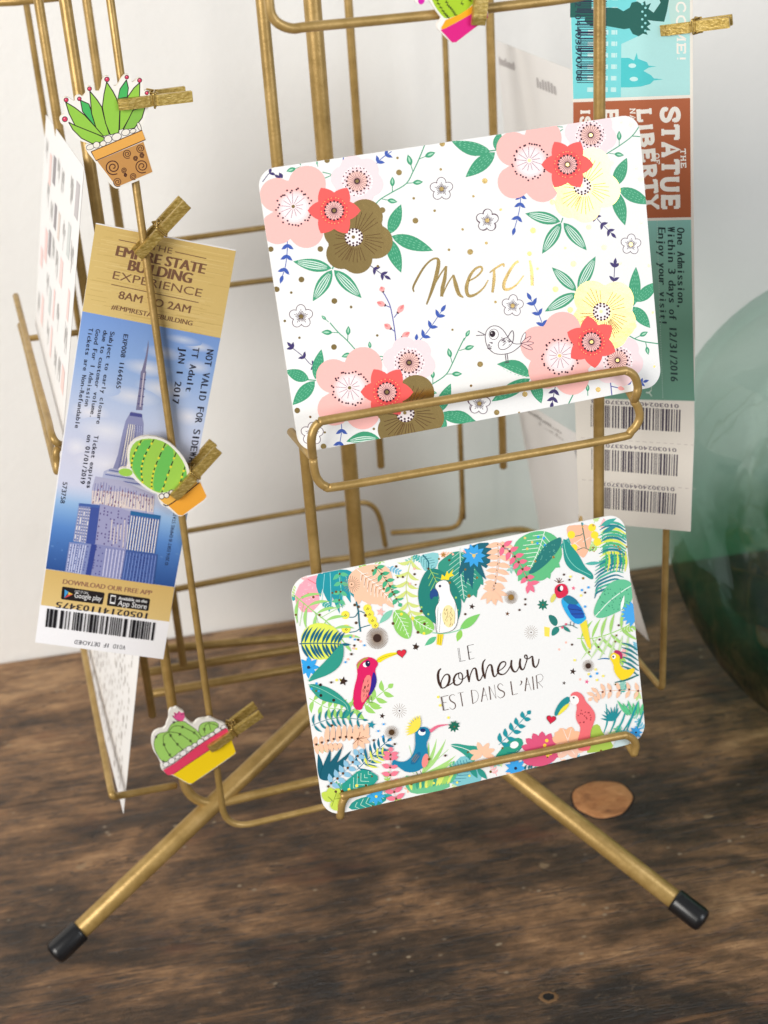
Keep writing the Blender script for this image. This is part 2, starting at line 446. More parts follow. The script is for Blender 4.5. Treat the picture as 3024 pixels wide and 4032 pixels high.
    nt.links.new(m3.outputs[2], mx.inputs[6]); mx.inputs[7].default_value = lin((112, 66, 42))
    v6 = objcoord(nt, (1, 1.3, 1)); vo = N(nt, 'ShaderNodeTexVoronoi'); vo.inputs['Scale'].default_value = 75; nt.links.new(v6, vo.inputs['Vector'])
    f1 = ramp(nt, vo.outputs['Distance'], [(0.05, (1, 1, 1, 1)), (0.12, (0, 0, 0, 1))])
    sp2 = noise(nt, v6, 9, 2); f2 = ramp(nt, sp2.outputs[0], [(0.42, (0, 0, 0, 1)), (0.52, (1, 1, 1, 1))])
    fl = math_('MULTIPLY', math_('MULTIPLY', f1.outputs[0], f2.outputs[0]), 0.75)
    mx2 = N(nt, 'ShaderNodeMix'); mx2.data_type = 'RGBA'; nt.links.new(fl, mx2.inputs[0])
    nt.links.new(mx.outputs[2], mx2.inputs[6]); mx2.inputs[7].default_value = lin((168, 150, 124))
    vd = noise(nt, v6, 60, 3); vm = N(nt, 'ShaderNodeMix'); vm.data_type = 'RGBA'; vm.inputs[0].default_value = 0.012; nt.links.new(v6, vm.inputs[6]); nt.links.new(vd.outputs['Color'], vm.inputs[7])
    vo2 = N(nt, 'ShaderNodeTexVoronoi'); vo2.inputs['Scale'].default_value = 24; nt.links.new(vm.outputs[2], vo2.inputs['Vector'])
    g1 = ramp(nt, vo2.outputs['Distance'], [(0.05, (1, 1, 1, 1)), (0.085, (0, 0, 0, 1))]); sp3 = noise(nt, v6, 7, 2); g2 = ramp(nt, sp3.outputs[0], [(0.50, (0, 0, 0, 1)), (0.56, (1, 1, 1, 1))])
    mx3 = N(nt, 'ShaderNodeMix'); mx3.data_type = 'RGBA'; nt.links.new(math_('MULTIPLY', math_('MULTIPLY', g1.outputs[0], g2.outputs[0]), 0.6), mx3.inputs[0])
    nt.links.new(mx2.outputs[2], mx3.inputs[6]); mx3.inputs[7].default_value = lin((158, 134, 102))
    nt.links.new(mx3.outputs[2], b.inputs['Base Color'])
    ro = ramp(nt, blot.outputs[0], [(0.35, (0.30, 0.30, 0.30, 1)), (0.65, (0.55, 0.55, 0.55, 1))])
    nt.links.new(ro.outputs[0], b.inputs['Roughness'])
    hgt = math_('ADD', grain.outputs[0], math_('MULTIPLY', blot.outputs[0], 0.9)); hgt = math_('SUBTRACT', hgt, math_('MULTIPLY', cr.outputs[0], 0.25)); hgt = math_('ADD', hgt, math_('MULTIPLY', pit.outputs[0], 0.12))
    bump(nt, b, hgt, 0.7, 0.004)
    return m
def wall_mat():
    m, nt, b = mat('white_plaster')
    v = objcoord(nt); n1 = noise(nt, v, 170, 4, 0.6); n2 = noise(nt, v, 3, 2); n3 = noise(nt, v, 38, 2)
    r = ramp(nt, n2.outputs[0], [(0.3, lin((240, 238, 234))), (0.7, lin((246, 245, 242)))])
    nt.links.new(r.outputs[0], b.inputs['Base Color']); b.inputs['Roughness'].default_value = 0.8
    ad = N(nt, 'ShaderNodeMath', operation='ADD'); nt.links.new(n1.outputs[0], ad.inputs[0]); nt.links.new(n3.outputs[0], ad.inputs[1])
    bump(nt, b, ad.outputs[0], 0.35, 0.0012)
    return m
def box(name, x0, x1, y0, y1, z0, z1, m, bevel=0.0, parent=None):
    bm = bmesh.new(); bmesh.ops.create_cube(bm, size=1)
    for v in bm.verts: v.co = Vector((x0 + (v.co.x + .5) * (x1 - x0), y0 + (v.co.y + .5) * (y1 - y0), z0 + (v.co.z + .5) * (z1 - z0)))
    if bevel: bmesh.ops.bevel(bm, geom=bm.edges[:], offset=bevel, segments=2, affect='EDGES')
    return link(name, mesh_from(bm, name, False), m, parent)
def place(o): o.location = ew; o.rotation_euler = (0, 0, ang); return o
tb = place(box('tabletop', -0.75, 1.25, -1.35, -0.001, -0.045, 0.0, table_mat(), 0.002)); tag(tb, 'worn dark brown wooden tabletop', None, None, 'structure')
wl = place(box('wall', -0.9, 1.5, 0.0, 0.08, -0.4, 1.1, wall_mat())); tag(wl, 'plain white plastered wall behind the card stand', 'wall', None, 'structure')

# round plug of paler wood let into the table
def wood_plug():
    m, nt, b = mat('orange_brown_wood')
    v = objcoord(nt, (60, 110, 60)); n1 = noise(nt, v, 0.9, 8, 0.7); n1.inputs['Distortion'].default_value = 1.2
    r = ramp(nt, n1.outputs[0], [(0.30, lin((96, 58, 32))), (0.44, lin((178, 118, 70))), (0.70, lin((212, 154, 100)))])
    nt.links.new(r.outputs[0], b.inputs['Base Color']); b.inputs['Roughness'].default_value = 0.6; bump(nt, b, n1.outputs[0], 0.9, 0.003)
    c = hit(2372, 3136, np.array([0, 0, 0.002]), UP)
    a = hit(2255, 3136, np.array([0, 0, 0.002]), UP); d = hit(2372, 3212, np.array([0, 0, 0.002]), UP)
    ra, rb = np.linalg.norm(a - c), np.linalg.norm(d - c)
    k = 56; jit = [1 + .035 * math.sin(2 * math.pi * 2 * i / k + 1) + .03 * math.sin(2 * math.pi * 3 * i / k) + .018 * math.sin(2 * math.pi * 7 * i / k + 2) for i in range(k)]
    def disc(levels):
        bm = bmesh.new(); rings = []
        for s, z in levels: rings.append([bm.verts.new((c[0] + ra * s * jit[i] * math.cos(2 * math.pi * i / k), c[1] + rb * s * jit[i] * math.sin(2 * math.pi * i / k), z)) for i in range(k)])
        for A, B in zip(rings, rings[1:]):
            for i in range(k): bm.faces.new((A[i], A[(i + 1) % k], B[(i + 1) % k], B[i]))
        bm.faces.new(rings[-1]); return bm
    o = tag(link('wood_plug', mesh_from(disc(((0.99, -0.002), (0.985, 0.0005), (0.95, 0.0009), (0.6, 0.0009))), 'wood_plug'), m), 'round orange-brown wooden plug set in the dark tabletop under the right leg', 'wood plug')
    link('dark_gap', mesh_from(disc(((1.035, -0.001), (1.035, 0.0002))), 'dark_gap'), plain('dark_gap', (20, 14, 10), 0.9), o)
wood_plug()
# old nail hole with a pale splintered rim near the front edge
c = hit(2160, 3926, np.array([0, 0, 0.0]), UP); bm = bmesh.new(); rg = random.Random(8); k = 26; js = [1 + rg.uniform(-.12, .12) for _ in range(k)]; rings = []
for r, z in ((0.0056, -0.0005), (0.0046, 0.0003), (0.0032, 0.0004), (0.0026, 0.0001)):
    rings.append([bm.verts.new((c[0] + r * js[i] * math.cos(2 * math.pi * i / k), c[1] + r * js[i] * .8 * math.sin(2 * math.pi * i / k), z)) for i in range(k)])
for A_, B_ in zip(rings, rings[1:]):
    for i in range(k): bm.faces.new((A_[i], A_[(i + 1) % k], B_[(i + 1) % k], B_[i]))
rim = tag(link('nail_hole', mesh_from(bm, 'nail_hole'), plain('splintered_wood', (112, 82, 50), 0.8)), 'small dark nail hole with a pale splintered rim near the front of the tabletop', 'nail hole')
bm = bmesh.new(); bmesh.ops.create_circle(bm, cap_ends=True, segments=20, radius=0.0028); bmesh.ops.translate(bm, verts=bm.verts[:], vec=(c[0], c[1], 0.0003))
link('hole', mesh_from(bm, 'hole', False), plain('dark_hole', (12, 9, 7), 0.9), rim)

# ------------------------------------------------------------------ the card stand
stand = empty('card_stand', (P0[0], P0[1], 0), 'tall gold painted wire card stand with splayed legs and black rubber feet', 'card stand')
RW, RR = 0.0017, 0.0023                       # thin wire and side rod radius
ZT = 0.66
def vert(x0, d): p = at(x0, 0, d); return (p[0], p[1])
def vline(XY, z0, z1=ZT): return [(XY[0], XY[1], z0), (XY[0], XY[1], z1)]
nFR = 0.153
fl, fr = hit_n(1031, 0, nFR), hit_n(2361, 0, nFR); FL, FR = fl[:2], fr[:2]
hub_z = z_on((P0[0], P0[1]), 2600, 1410)
tube('centre_pole', [[(P0[0], P0[1], hub_z - 0.012), (P0[0], P0[1], ZT)]], 0.0041, stand, seg=20)
C_, B_, A_, D_ = vert(256, .625), vert(151, .70), vert(101, .78), vert(341, .75)
E_ = vert(434, .60); K1, K2, K3 = vert(1371, .80), vert(1927, .79), vert(1747, .86)
for XY, z0, r in ((FL, 0.15, RR), (FR, 0.15, RR), (B_, 0.06, RR), (D_, 0.06, RR), (K1, 0.16, RR), (K2, 0.16, RR)):
    tube('side_rod', [vline(XY, z0)], r, stand)
tube('frame_wire', [vline(A_, 0.2)], RW, stand)
# frames whose side rod bends into the bottom bar
zc = z_on(C_, 3190, 745); ze = z_on(E_, 3268, 884)
nC = (np.array([*C_, 0]) - P0) @ NA; nE = (np.array([*E_, 0]) - P0) @ NA
uC = (np.array([*C_, 0]) - P0) @ UA; uE = (np.array([*E_, 0]) - P0) @ UA
tube('bent_frame', [fillet([(*C_, ZT), (*C_, zc), tuple(W(0.118, nC, zc))], 0.022)], 0.0026, stand)
tube('bent_frame', [fillet([(*E_, ZT), (*E_, ze), tuple(W(0.10, nE, ze)), tuple(W(0.10, nE, 0.2))], 0.015)], RW, stand)
# ties from the front side rods back to the pole and between the frames (hidden behind the cards)
for XY in (FL, FR): tube('tie_wire', [[(*XY, 0.155), (P0[0], P0[1], 0.155)]], RW, stand)
# back frame: thin wire with its bend, and the thick one below
bk = lambda x, y: hit_n(x, y, -0.135)
tube('bent_frame', [catmull([(*K3, ZT), (*K3, 0.45)] + [bk(1818, 1871), bk(1820, 1985), bk(1812, 2050), bk(1780, 2078), bk(1700, 2086), bk(1543, 2098)], 5)], RW, stand)
tube('bent_frame', [catmull([bk(640, 2330), bk(1209, 2220), bk(1416, 2190), bk(1896, 2106), bk(2040, 2085), bk(2110, 2100)], 5)], 0.0021, stand)
tube('card_tray', [catmull([bk(560, 2120), bk(734, 2092), bk(1203, 2010), bk(1400, 1980), bk(1465, 1992), bk(1497, 2045), bk(1518, 2150)], 5)], RW, stand)
b2 = lambda x, y: hit_n(x, y, -0.165)
tube('card_tray', [[b2(600, 958), b2(1250, 868)], [b2(700, 1148), b2(1250, 1078)]], RW, stand)
b3 = lambda x, y: hit_n(x, y, -0.10)
tube('card_tray', [[b3(590, 2560), b3(1260, 2500)], [b3(560, 2650), b3(1260, 2540)], [b3(600, 2730), b3(1260, 2615)]], 0.0027, stand)

# front trays
nT = 0.186
def px(k, pts): return [(k[0] + x * k[2], k[1] + y * k[2]) for x, y in pts]
up_m = px((0, 0, 1), [(1231, 1795), (1226, 1735), (1236, 1690), (1258, 1664), (1291, 1653), (1588, 1602), (1800, 1567), (2125, 1513), (2424, 1464), (2467, 1461), (2497, 1480), (2511, 1521), (2507, 1553), (2498, 1575)])
lo_m = px((0, 0, 1), [(1233, 1812), (1238, 1850), (1250, 1886), (1281, 1914), (1344, 1914), (1800, 1836), (2411, 1728), (2483, 1699), (2516, 1654), (2515, 1612), (2498, 1580)])
def tray_arms(a, b, XYa, XYb):
    return [[a, (XYa[0] - UA[0] * .003, XYa[1] - UA[1] * .003, a[2] + 0.022)], [b, (XYb[0] + UA[0] * .003, XYb[1] + UA[1] * .003, b[2] + 0.012)]]
pa, pb = hit_n(1233, 1803, nT), hit_n(2499, 1578, nT)
tube('card_tray', [catmull([hit_n(*p, nT + .004 * (0 < i < len(up_m) - 1)) for i, p in enumerate(up_m)], 5), catmull([hit_n(*p, nT) for p in lo_m], 5),
                   [pa, hit_n(1205, 1770, nT - .012), hit_n(1146, 1700, nFR)], [pb, (FR[0] + UA[0] * .003, FR[1] + UA[1] * .003, pb[2] + .01)]], RW, stand)
up_b = [(1340, 3215), (1346, 3167), (1362, 3138), (1392, 3124), (1900, 3008), (2150, 2957), (2429, 2900), (2467, 2896), (2495, 2913), (2504, 2938), (2497, 2969)]
nB = 0.196
tube('card_tray', [catmull([hit_n(*p, nB) for p in up_b], 5), [hit_n(1340, 3215, nB), (FL[0], FL[1], 0.152)], [hit_n(2497, 2969, nB), (FR[0], FR[1], 0.152)]], RW, stand)
up_t = [(1040, -160), (1056, -60), (1060, 5), (1068, 55), (1096, 92), (1150, 112), (1218, 105), (1500, 79), (1729, 56), (1960, 28), (2230, -6), (2330, -30), (2370, -70)]
tube('card_tray', [catmull([hit_n(*p, nT) for p in up_t], 5)], RW, stand)

tube('card_tray', [[at(-80, 10, .76), at(60, 4, .76), at(230, -14, .76)]], 0.0024, stand)
# left tray, seen along its length
def ats(L): return [at(*q) for q in L]
lu = ats([(62, 1165, .838), (85, 1255, .81), (142, 1480, .741), (186, 1640, .698), (200, 1700, .683), (214, 1733, .680), (236, 1750, .684), (275, 1758, .70)])
ll = ats([(80, 1280, .838), (108, 1385, .81), (160, 1600, .751), (208, 1795, .704), (224, 1855, .690), (222, 1815, .688), (221, 1780, .686), (236, 1760, .688), (275, 1758, .70)])
tube('card_tray', [catmull(lu, 5), catmull(ll, 5), ats([(95, 1335, .825), (380, 1300, .81)])], 0.0017, stand)
lw = ats([(240, 2080, 1.0), (325, 2533, .90), (400, 2920, .818), (436, 3105, .782), (450, 3135, .780), (485, 3130, .786), (690, 3092, .808)])
tube('card_tray', [catmull(lw, 5)], 0.0019, stand)

# right-hand outer wire with its foot bent away
LU = unit([0.886, -0.463, 0]); LN = np.array([LU[1], -LU[0], 0])
LP = at(2490, 1000, 0.69)
g = hit(2675, 0, LP, LN) + ray(2675, 0) * 0.008; G = (g[0], g[1]); zg = z_on(G, 2715, 2610)
tube('bent_frame', [fillet([(*G, ZT), (*G, zg), tuple(np.array([*G, zg]) - NA * 0.16)], 0.004)], RW, stand)

# legs
def leg(foot, lab=None):
    f = np.array(foot); hub = np.array([P0[0], P0[1], hub_z]); d = unit(f + UP * 0.0076 - hub); end = f + UP * 0.0076 - d * 0.003
    lg = tube('leg', [[hub, end - d * 0.006]], 0.0051, stand, seg=20)
    tip = bmesh.new(); prof = [(-0.0180, .0051), (-0.0178, .0061), (-0.0165, .0062), (-0.003, .0064), (-0.0010, .0060), (0.0002, .0046), (0.0006, .0016)]
    ax = Vector(d); o1 = ax.orthogonal().normalized(); o2 = ax.cross(o1); rings = []
    for t, r in prof:
        cc = Vector(end + d * t); rings.append([tip.verts.new(cc + (o1 * math.cos(2 * math.pi * k / 24) + o2 * math.sin(2 * math.pi * k / 24)) * r) for k in range(24)])
    for a, b in zip(rings, rings[1:]):
        for k in range(24): tip.faces.new((a[k], a[(k + 1) % 24], b[(k + 1) % 24], b[k]))
    tip.faces.new(rings[-1]); tip.faces.new(rings[0][::-1])
    o = link('rubber_foot', mesh_from(tip, 'rubber_foot'), MAT_RUBBER); o.parent = lg
foot_l = hit(203, 3822, np.array([0, 0, 0.0]), UP); foot_r = hit(2788, 3690, np.array([0, 0, 0.0]), UP)
leg(foot_l); leg(foot_r); leg((P0[0] + 0.01, P0[1] + 0.165, 0))

# ------------------------------------------------------------------ green glass demijohn
def demijohn():
    m = bpy.data.materials.new('green_bottle_glass'); m.use_nodes = True; nt = m.node_tree; nt.nodes.clear()
    # thin hollow glass: tinted clear wall (thicker, so deeper green, towards the base and seen edge-on; the base colour also holds the dark table's reflection) with a glossy skin
    out = N(nt, 'ShaderNodeOutputMaterial'); tr = N(nt, 'ShaderNodeBsdfTransparent'); gl = N(nt, 'ShaderNodeBsdfGlossy'); mxs = N(nt, 'ShaderNodeMixShader'); fr0 = N(nt, 'ShaderNodeLayerWeight'); fr0.inputs['Blend'].default_value = 0.5; fp = N(nt, 'ShaderNodeMath', operation='POWER'); nt.links.new(fr0.outputs['Facing'], fp.inputs[0]); fp.inputs[1].default_value = 4.0; fr_ = N(nt, 'ShaderNodeMath', operation='MULTIPLY_ADD'); nt.links.new(fp.outputs[0], fr_.inputs[0]); fr_.inputs[1].default_value = 0.6; fr_.inputs[2].default_value = 0.09
    gl.inputs['Roughness'].default_value = 0.06
    tc = N(nt, 'ShaderNodeTexCoord'); sp = N(nt, 'ShaderNodeSeparateXYZ'); nt.links.new(tc.outputs['Object'], sp.inputs[0])
    v = objcoord(nt); n = noise(nt, v, 14, 3); bp = N(nt, 'ShaderNodeBump'); bp.inputs['Strength'].default_value = 0.3; bp.inputs['Distance'].default_value = 0.01; nt.links.new(n.outputs[0], bp.inputs['Height'])
    nt.links.new(bp.outputs[0], gl.inputs['Normal']); nt.links.new(bp.outputs[0], fr0.inputs['Normal'])
    ad = N(nt, 'ShaderNodeMath', operation='MULTIPLY_ADD'); nt.links.new(n.outputs[0], ad.inputs[0]); ad.inputs[1].default_value = 0.05; nt.links.new(sp.outputs[2], ad.inputs[2])
    mr = N(nt, 'ShaderNodeMapRange'); nt.links.new(ad.outputs[0], mr.inputs[0])
    for i, val in ((1, 0.03), (2, 0.22), (3, 0.0), (4, 1.0)): mr.inputs[i].default_value = val
    rz = ramp(nt, mr.outputs[0], [(0.0, (0.03, 0.20, 0.09, 1)), (0.36, (0.10, 0.38, 0.21, 1)), (0.56, (0.76, 0.90, 0.84, 1)), (1.0, (0.93, 0.97, 0.95, 1))])
    lw_ = N(nt, 'ShaderNodeLayerWeight'); lw_.inputs['Blend'].default_value = 0.22
    edge = N(nt, 'ShaderNodeMix'); edge.data_type = 'RGBA'; edge.blend_type = 'MULTIPLY'; nt.links.new(lw_.outputs['Facing'], edge.inputs[0]); nt.links.new(rz.outputs[0], edge.inputs[6]); edge.inputs[7].default_value = (0.52, 0.78, 0.68, 1)
    nt.links.new(edge.outputs[2], tr.inputs['Color']); nt.links.new(fr_.outputs[0], mxs.inputs[0]); nt.links.new(tr.outputs[0], mxs.inputs[1]); nt.links.new(gl.outputs[0], mxs.inputs[2]); nt.links.new(mxs.outputs[0], out.inputs['Surface'])
    prof = [(0.001, 0.008), (0.03, 0.004), (0.050, 0.0), (0.070, 0.006), (0.102, 0.035), (0.126, 0.080), (0.137, 0.130), (0.136, 0.175), (0.124, 0.212), (0.100, 0.242), (0.070, 0.262), (0.045, 0.275), (0.028, 0.292), (0.024, 0.325), (0.024, 0.360), (0.031, 0.365), (0.031, 0.377), (0.026, 0.379)]
    P = catmull([(r, z) for r, z in prof], 4)
    L = [tuple(p) for p in P]; c = np.array([0.300, 0.785, 0.0]); bm = bmesh.new(); k = 64; rings = []
    for r, z in L: rings.append([bm.verts.new((c[0] + r * math.cos(2 * math.pi * i / k), c[1] + r * math.sin(2 * math.pi * i / k), z + 0.001)) for i in range(k)])
    for A, B in zip(rings, rings[1:]):
        for i in range(k): bm.faces.new((A[i], A[(i + 1) % k], B[(i + 1) % k], B[i]))
    bm.faces.new(rings[0][::-1])
    tag(link('demijohn', mesh_from(bm, 'demijohn'), m), 'large round green glass bottle on the table at the right', 'bottle')
demijohn()

# ------------------------------------------------------------------ clothespins
def clothespin(p_tip, p_end, P, Nf, wd, gap, label, bend=0.0):
    a, e = hit(*p_tip, P, Nf), hit(*p_end, P, Nf)
    X = unit(e - a); Nf = unit(Nf); X = unit(X - Nf * (X @ Nf))
    if bend: X2 = unit(X * math.cos(bend) - Nf * math.sin(bend)); Nf = unit(Nf * math.cos(bend) + X * math.sin(bend)); X = X2
    Y = np.cross(Nf, X); L = np.linalg.norm(e - a); s = L / 0.030
    root = empty('clothespin', a, label, 'clothespin', 'small gold clothespins clipped on the stand')
    prof = [(0, 0), (0.0135, 0), (0.030, 0.0012), (0.030, 0.0031), (0.0158, 0.0027), (0.0152, 0.0020), (0.0132, 0.0020), (0.0126, 0.0026), (0.0035, 0.0026), (0, 0.0016)]
    def jaw(sign, z0):
        bm = bmesh.new(); rings = []
        for y in (-wd / 2, wd / 2): rings.append([bm.verts.new(a + X * (x * s) + Y * y + Nf * (z0 + sign * z * s)) for x, z in prof])
        n = len(prof)
        f0 = bm.faces.new(rings[0]); f1 = bm.faces.new(rings[1][::-1])
        for i in range(n): bm.faces.new((rings[0][i], rings[1][i], rings[1][(i + 1) % n], rings[0][(i + 1) % n]))
        bmesh.ops.recalc_face_normals(bm, faces=bm.faces[:])
        bmesh.ops.bevel(bm, geom=bm.edges[:], offset=0.00018, segments=2, affect='EDGES', clamp_overlap=True)
        me = mesh_from(bm, 'jaw', False); me.transform(Matrix.Translation(-Vector(a)))
        o = link('jaw', me, MAT_PEG); o.parent = root
    jaw(1, 0.0002); jaw(-1, -gap)
    bm = bmesh.new(); xs = 0.0142 * s; hz = 0.0027 * s
    pt = lambda y, z, x=xs: a + X * x + Y * y + Nf * z
    w2 = wd / 2 + 0.0007; zm = -gap / 2
    tube_bm(bm, fillet([pt(-w2, zm, xs + .002), pt(-w2, hz - .0002), pt(w2, hz - .0002), pt(w2, zm, xs + .002)], 0.0006), 0.00042, seg=8)
    tube_bm(bm, fillet([pt(-w2, zm, xs + .002), pt(-w2, -gap - hz + .0004), pt(w2, -gap - hz + .0004), pt(w2, zm, xs + .002)], 0.0006), 0.00042, seg=8)
    hel = [pt(-w2 + 2 * w2 * t / 80, zm + 0.0016 * math.sin(2 * math.pi * 5 * t / 80), xs + .0016 + 0.0016 * math.cos(2 * math.pi * 5 * t / 80)) for t in range(81)]
    tube_bm(bm, hel, 0.00040, seg=6)
    me = mesh_from(bm, 'spring'); me.transform(Matrix.Translation(-Vector(a)))
    o = link('spring', me, MAT_SPRING); o.parent = root
    return root

# ------------------------------------------------------------------ greeting card with flowers
def card_sheet(corners, depths, r):
    TL, TR, BR, BL = [at(*p, d * 0.148) for p, d in zip(corners, depths)]
    U = unit(TR - TL); V = unit(TL - BL); s = Sheet(TL, U, V)
    wd, ht = np.linalg.norm(TR - TL), np.linalg.norm(TL - BL)
    out = rounded(wd, ht, r, 8); s.clip = rounded(wd, ht, r, 5); return s, out
PINK, PINK2, CORAL, PALE = (252, 190, 184), (250, 176, 172), (246, 96, 92), (252, 222, 226)
DARK, GRN, GRN2, BLUE, INK = (62, 22, 44), (62, 156, 116), (128, 206, 168), (62, 92, 178), (64, 52, 108)
FOIL, FOILD = (224, 190, 122), (120, 84, 34)
m_, OUT = card_sheet([(1013, 670), (2520, 447), (2615, 1519), (1187, 1786)], (3.7311, 3.9313, 4.1229, 3.9227), 0.0066)
rnd = random.Random(4)
A = m_
def pink_flower(x, y, s=1.0, flip=1, lobes=None):
    f = .6028 * s
    lobes = lobes or [(90, -145, 122), (-105, -75, 112), (-100, 140, 108), (85, 160, 112), (165, 0, 112)]
    A.crop(0, 0, 1)
    A.blob(x, y, [(a * f, b * f * flip, q * f) for a, b, q in lobes], PINK)
    for r, c in ((116, (252, 200, 196)), (104, (253, 214, 212)), (92, (253, 226, 228)), (78, (252, 236, 238))): A.ell(x + 8 * f, y + 10 * f * flip, r * f, r * 1.02 * f, 0, c, 0, 24)
    segs = []
    for k in range(13):
        t = 2 * math.pi * k / 13 + .2; a, b = 18 * f, rnd.uniform(62, 96) * f
        segs.append((x + a * math.cos(t), y + a * math.sin(t), x + b * math.cos(t + .1), y + b * math.sin(t + .1)))
    A.strokes(segs, 3.2 * f, (150, 110, 130))
    A.dots([(x + 6 * f + rnd.uniform(96, 124) * f * math.cos(t), y + 4 * f * flip + rnd.uniform(98, 128) * f * math.sin(t)) for t in [2 * math.pi * k / 34 + rnd.uniform(-.06, .06) for k in range(34)] if not (abs(t - 5.0) < -1)], 6.6 * f, DARK)
    A.dot(x, y, 12 * f, FOIL, 1)
def rayed_disc(x, y, f, r, base, n=24):
    A.ell(x, y, r, r, 0, base, 0, 24)
    A.strokes([(x + .25 * r * math.cos(t), y + .25 * r * math.sin(t), x + .93 * r * math.cos(t), y + .93 * r * math.sin(t)) for t in [2 * math.pi * k / n for k in range(n)]], 3.0 * f, (110, 52, 66))
    A.dots([(x + r * 1.02 * math.cos(t), y + r * 1.02 * math.sin(t)) for t in [2 * math.pi * k / 16 for k in range(16)]], 7.2 * f, DARK)
    A.dot(x, y, 20 * f, DARK); A.dot(x, y, 12 * f, FOIL, 1)
def coral_flower(x, y, s=1.0, rot=0.0):
    f = .6028 * s; A.crop(0, 0, 1)
    for k in range(6):
        t = math.radians(60 * k + rot)
        P = A.leafpts(x + 20 * f * math.cos(t), y + 20 * f * math.sin(t), x + 172 * f * math.cos(t), y + 172 * f * math.sin(t), 122 * f, 0, 9, .8)
        A.poly(P, CORAL)
    A.ell(x, y, 92 * f, 92 * f, 0, (240, 84, 84), 0, 24)
    A.dots([(x + 84 * f * math.cos(t), y + 84 * f * math.sin(t)) for t in [2 * math.pi * k / 22 + rnd.uniform(-.1, .1) for k in range(22)]], 3.6 * f, (250, 190, 120))
    rayed_disc(x, y, f, 60 * f, (250, 196, 190))
def pale_flower(x, y, s=1.0):
    f = .6028 * s; A.crop(0, 0, 1)
    A.blob(x, y, [(95 * f * math.cos(t), 95 * f * math.sin(t), 78 * f) for t in [math.radians(60 * k + 12) for k in range(6)]], PALE)
    A.dots([(x + rnd.uniform(88, 100) * f * math.cos(t), y + rnd.uniform(88, 100) * f * math.sin(t)) for t in [2 * math.pi * k / 34 for k in range(34)]], 6 * f, (255, 250, 250))
    A.dots([(x + rnd.uniform(78, 96) * f * math.cos(t), y + rnd.uniform(78, 96) * f * math.sin(t)) for t in [2 * math.pi * k / 22 + .1 for k in range(22)]], 4.6 * f, DARK)
    rayed_disc(x, y, f, 66 * f, (250, 204, 194))
def gold_flower(x, y, s=1.0, lobes=None):
    f = .6028 * s; A.crop(0, 0, 1)
    lobes = lobes or [(60, -140, 118), (130, 20, 112), (10, 130, 100), (-90, 100, 100), (-105, -40, 100)]
    A.blob(x, y, [(a * f, b * f, q * f) for a, b, q in lobes], FOIL, 1)
    L = []
    for a, b, q in lobes:
        for dt in (-.42, -.25, -.08, .1, .28, .45):
            t = math.atan2(b, a) + dt; e = (math.hypot(a, b) + q) * (.80 - abs(dt) * .25) * rnd.uniform(.85, 1)
            L.append((x + 62 * f * math.cos(t), y + 62 * f * math.sin(t), x + e * f * math.cos(t + .08), y + e * f * math.sin(t + .08)))
    A.strokes(L, 4.0 * f, (96, 66, 30))
    A.ell(x - 10 * f, y - 8 * f, 58 * f, 58 * f, 0, (250, 240, 240), 0, 20)
    A.dots([(x - 10 * f + r * f * math.cos(t), y - 8 * f + r * f * math.sin(t)) for r, n in ((54, 15), (38, 9)) for t in [2 * math.pi * k / n + r for k in range(n)]], 7.4 * f, DARK)
    A.dot(x - 14 * f, y - 10 * f, 12 * f, FOIL, 1)
def g_leaf(x0, y0, x1, y1, wd, kind=0, bend=0.0):
    A.leaf(x0, y0, x1, y1, wd, GRN, bend, .9)
    dx, dy = x1 - x0, y1 - y0; l = math.hypot(dx, dy); ux, uy = dx / l, dy / l
    if kind == 0:
        sg = []
        for t in [k / 9 for k in range(1, 9)]:
            hw = wd / 2 * math.sin(math.pi * t ** .85) ** .9 * .72
            for o in (-.75, -.25, .25, .75):
                if hw < wd * .14 and abs(o) > .5: continue
                j = rnd.uniform(-.02, .02) * l; cx, cy = x0 + ux * (t * l + j) - uy * hw * o, y0 + uy * (t * l + j) + ux * hw * o
                sg.append((cx - ux * l * .026, cy - uy * l * .026, cx + ux * l * .026, cy + uy * l * .026))
        A.strokes(sg, max(2.2, wd * .035), GRN2)
    else:
        for o in (-.52, -.18, .2, .54):
            A.stroke([(x0 + ux * l * t - uy * wd / 2 * o * math.sin(math.pi * t), y0 + uy * l * t + ux * wd / 2 * o * math.sin(math.pi * t)) for t in (.12, .3, .5, .7, .88)], [wd * .02, wd * .07, wd * .08, wd * .07, wd * .02], (226, 246, 236))
def sprig(pts, col, sz=46, n=3, tip=True):
    A.stroke(pts, 5.5, col); P = catmull(pts, 8); m = len(P)
    for k in range(n):
        i = int((k + .6) / (n + .3) * (m - 1)); i = min(i, m - 2); d = P[i + 1] - P[i]; d = d / (np.hypot(*d) or 1)
        for sg in (-1, 1):
            a = math.atan2(d[1], d[0]) + sg * .85; A.leaf(P[i][0], P[i][1], P[i][0] + sz * math.cos(a), P[i][1] + sz * math.sin(a), sz * .44, col, -.08 * sg)
    if tip: d = P[-1] - P[-2]; d = d / np.hypot(*d); A.leaf(P[-1][0] - d[0] * sz * .3, P[-1][1] - d[1] * sz * .3, P[-1][0] + d[0] * sz * .8, P[-1][1] + d[1] * sz * .8, sz * .46, col)
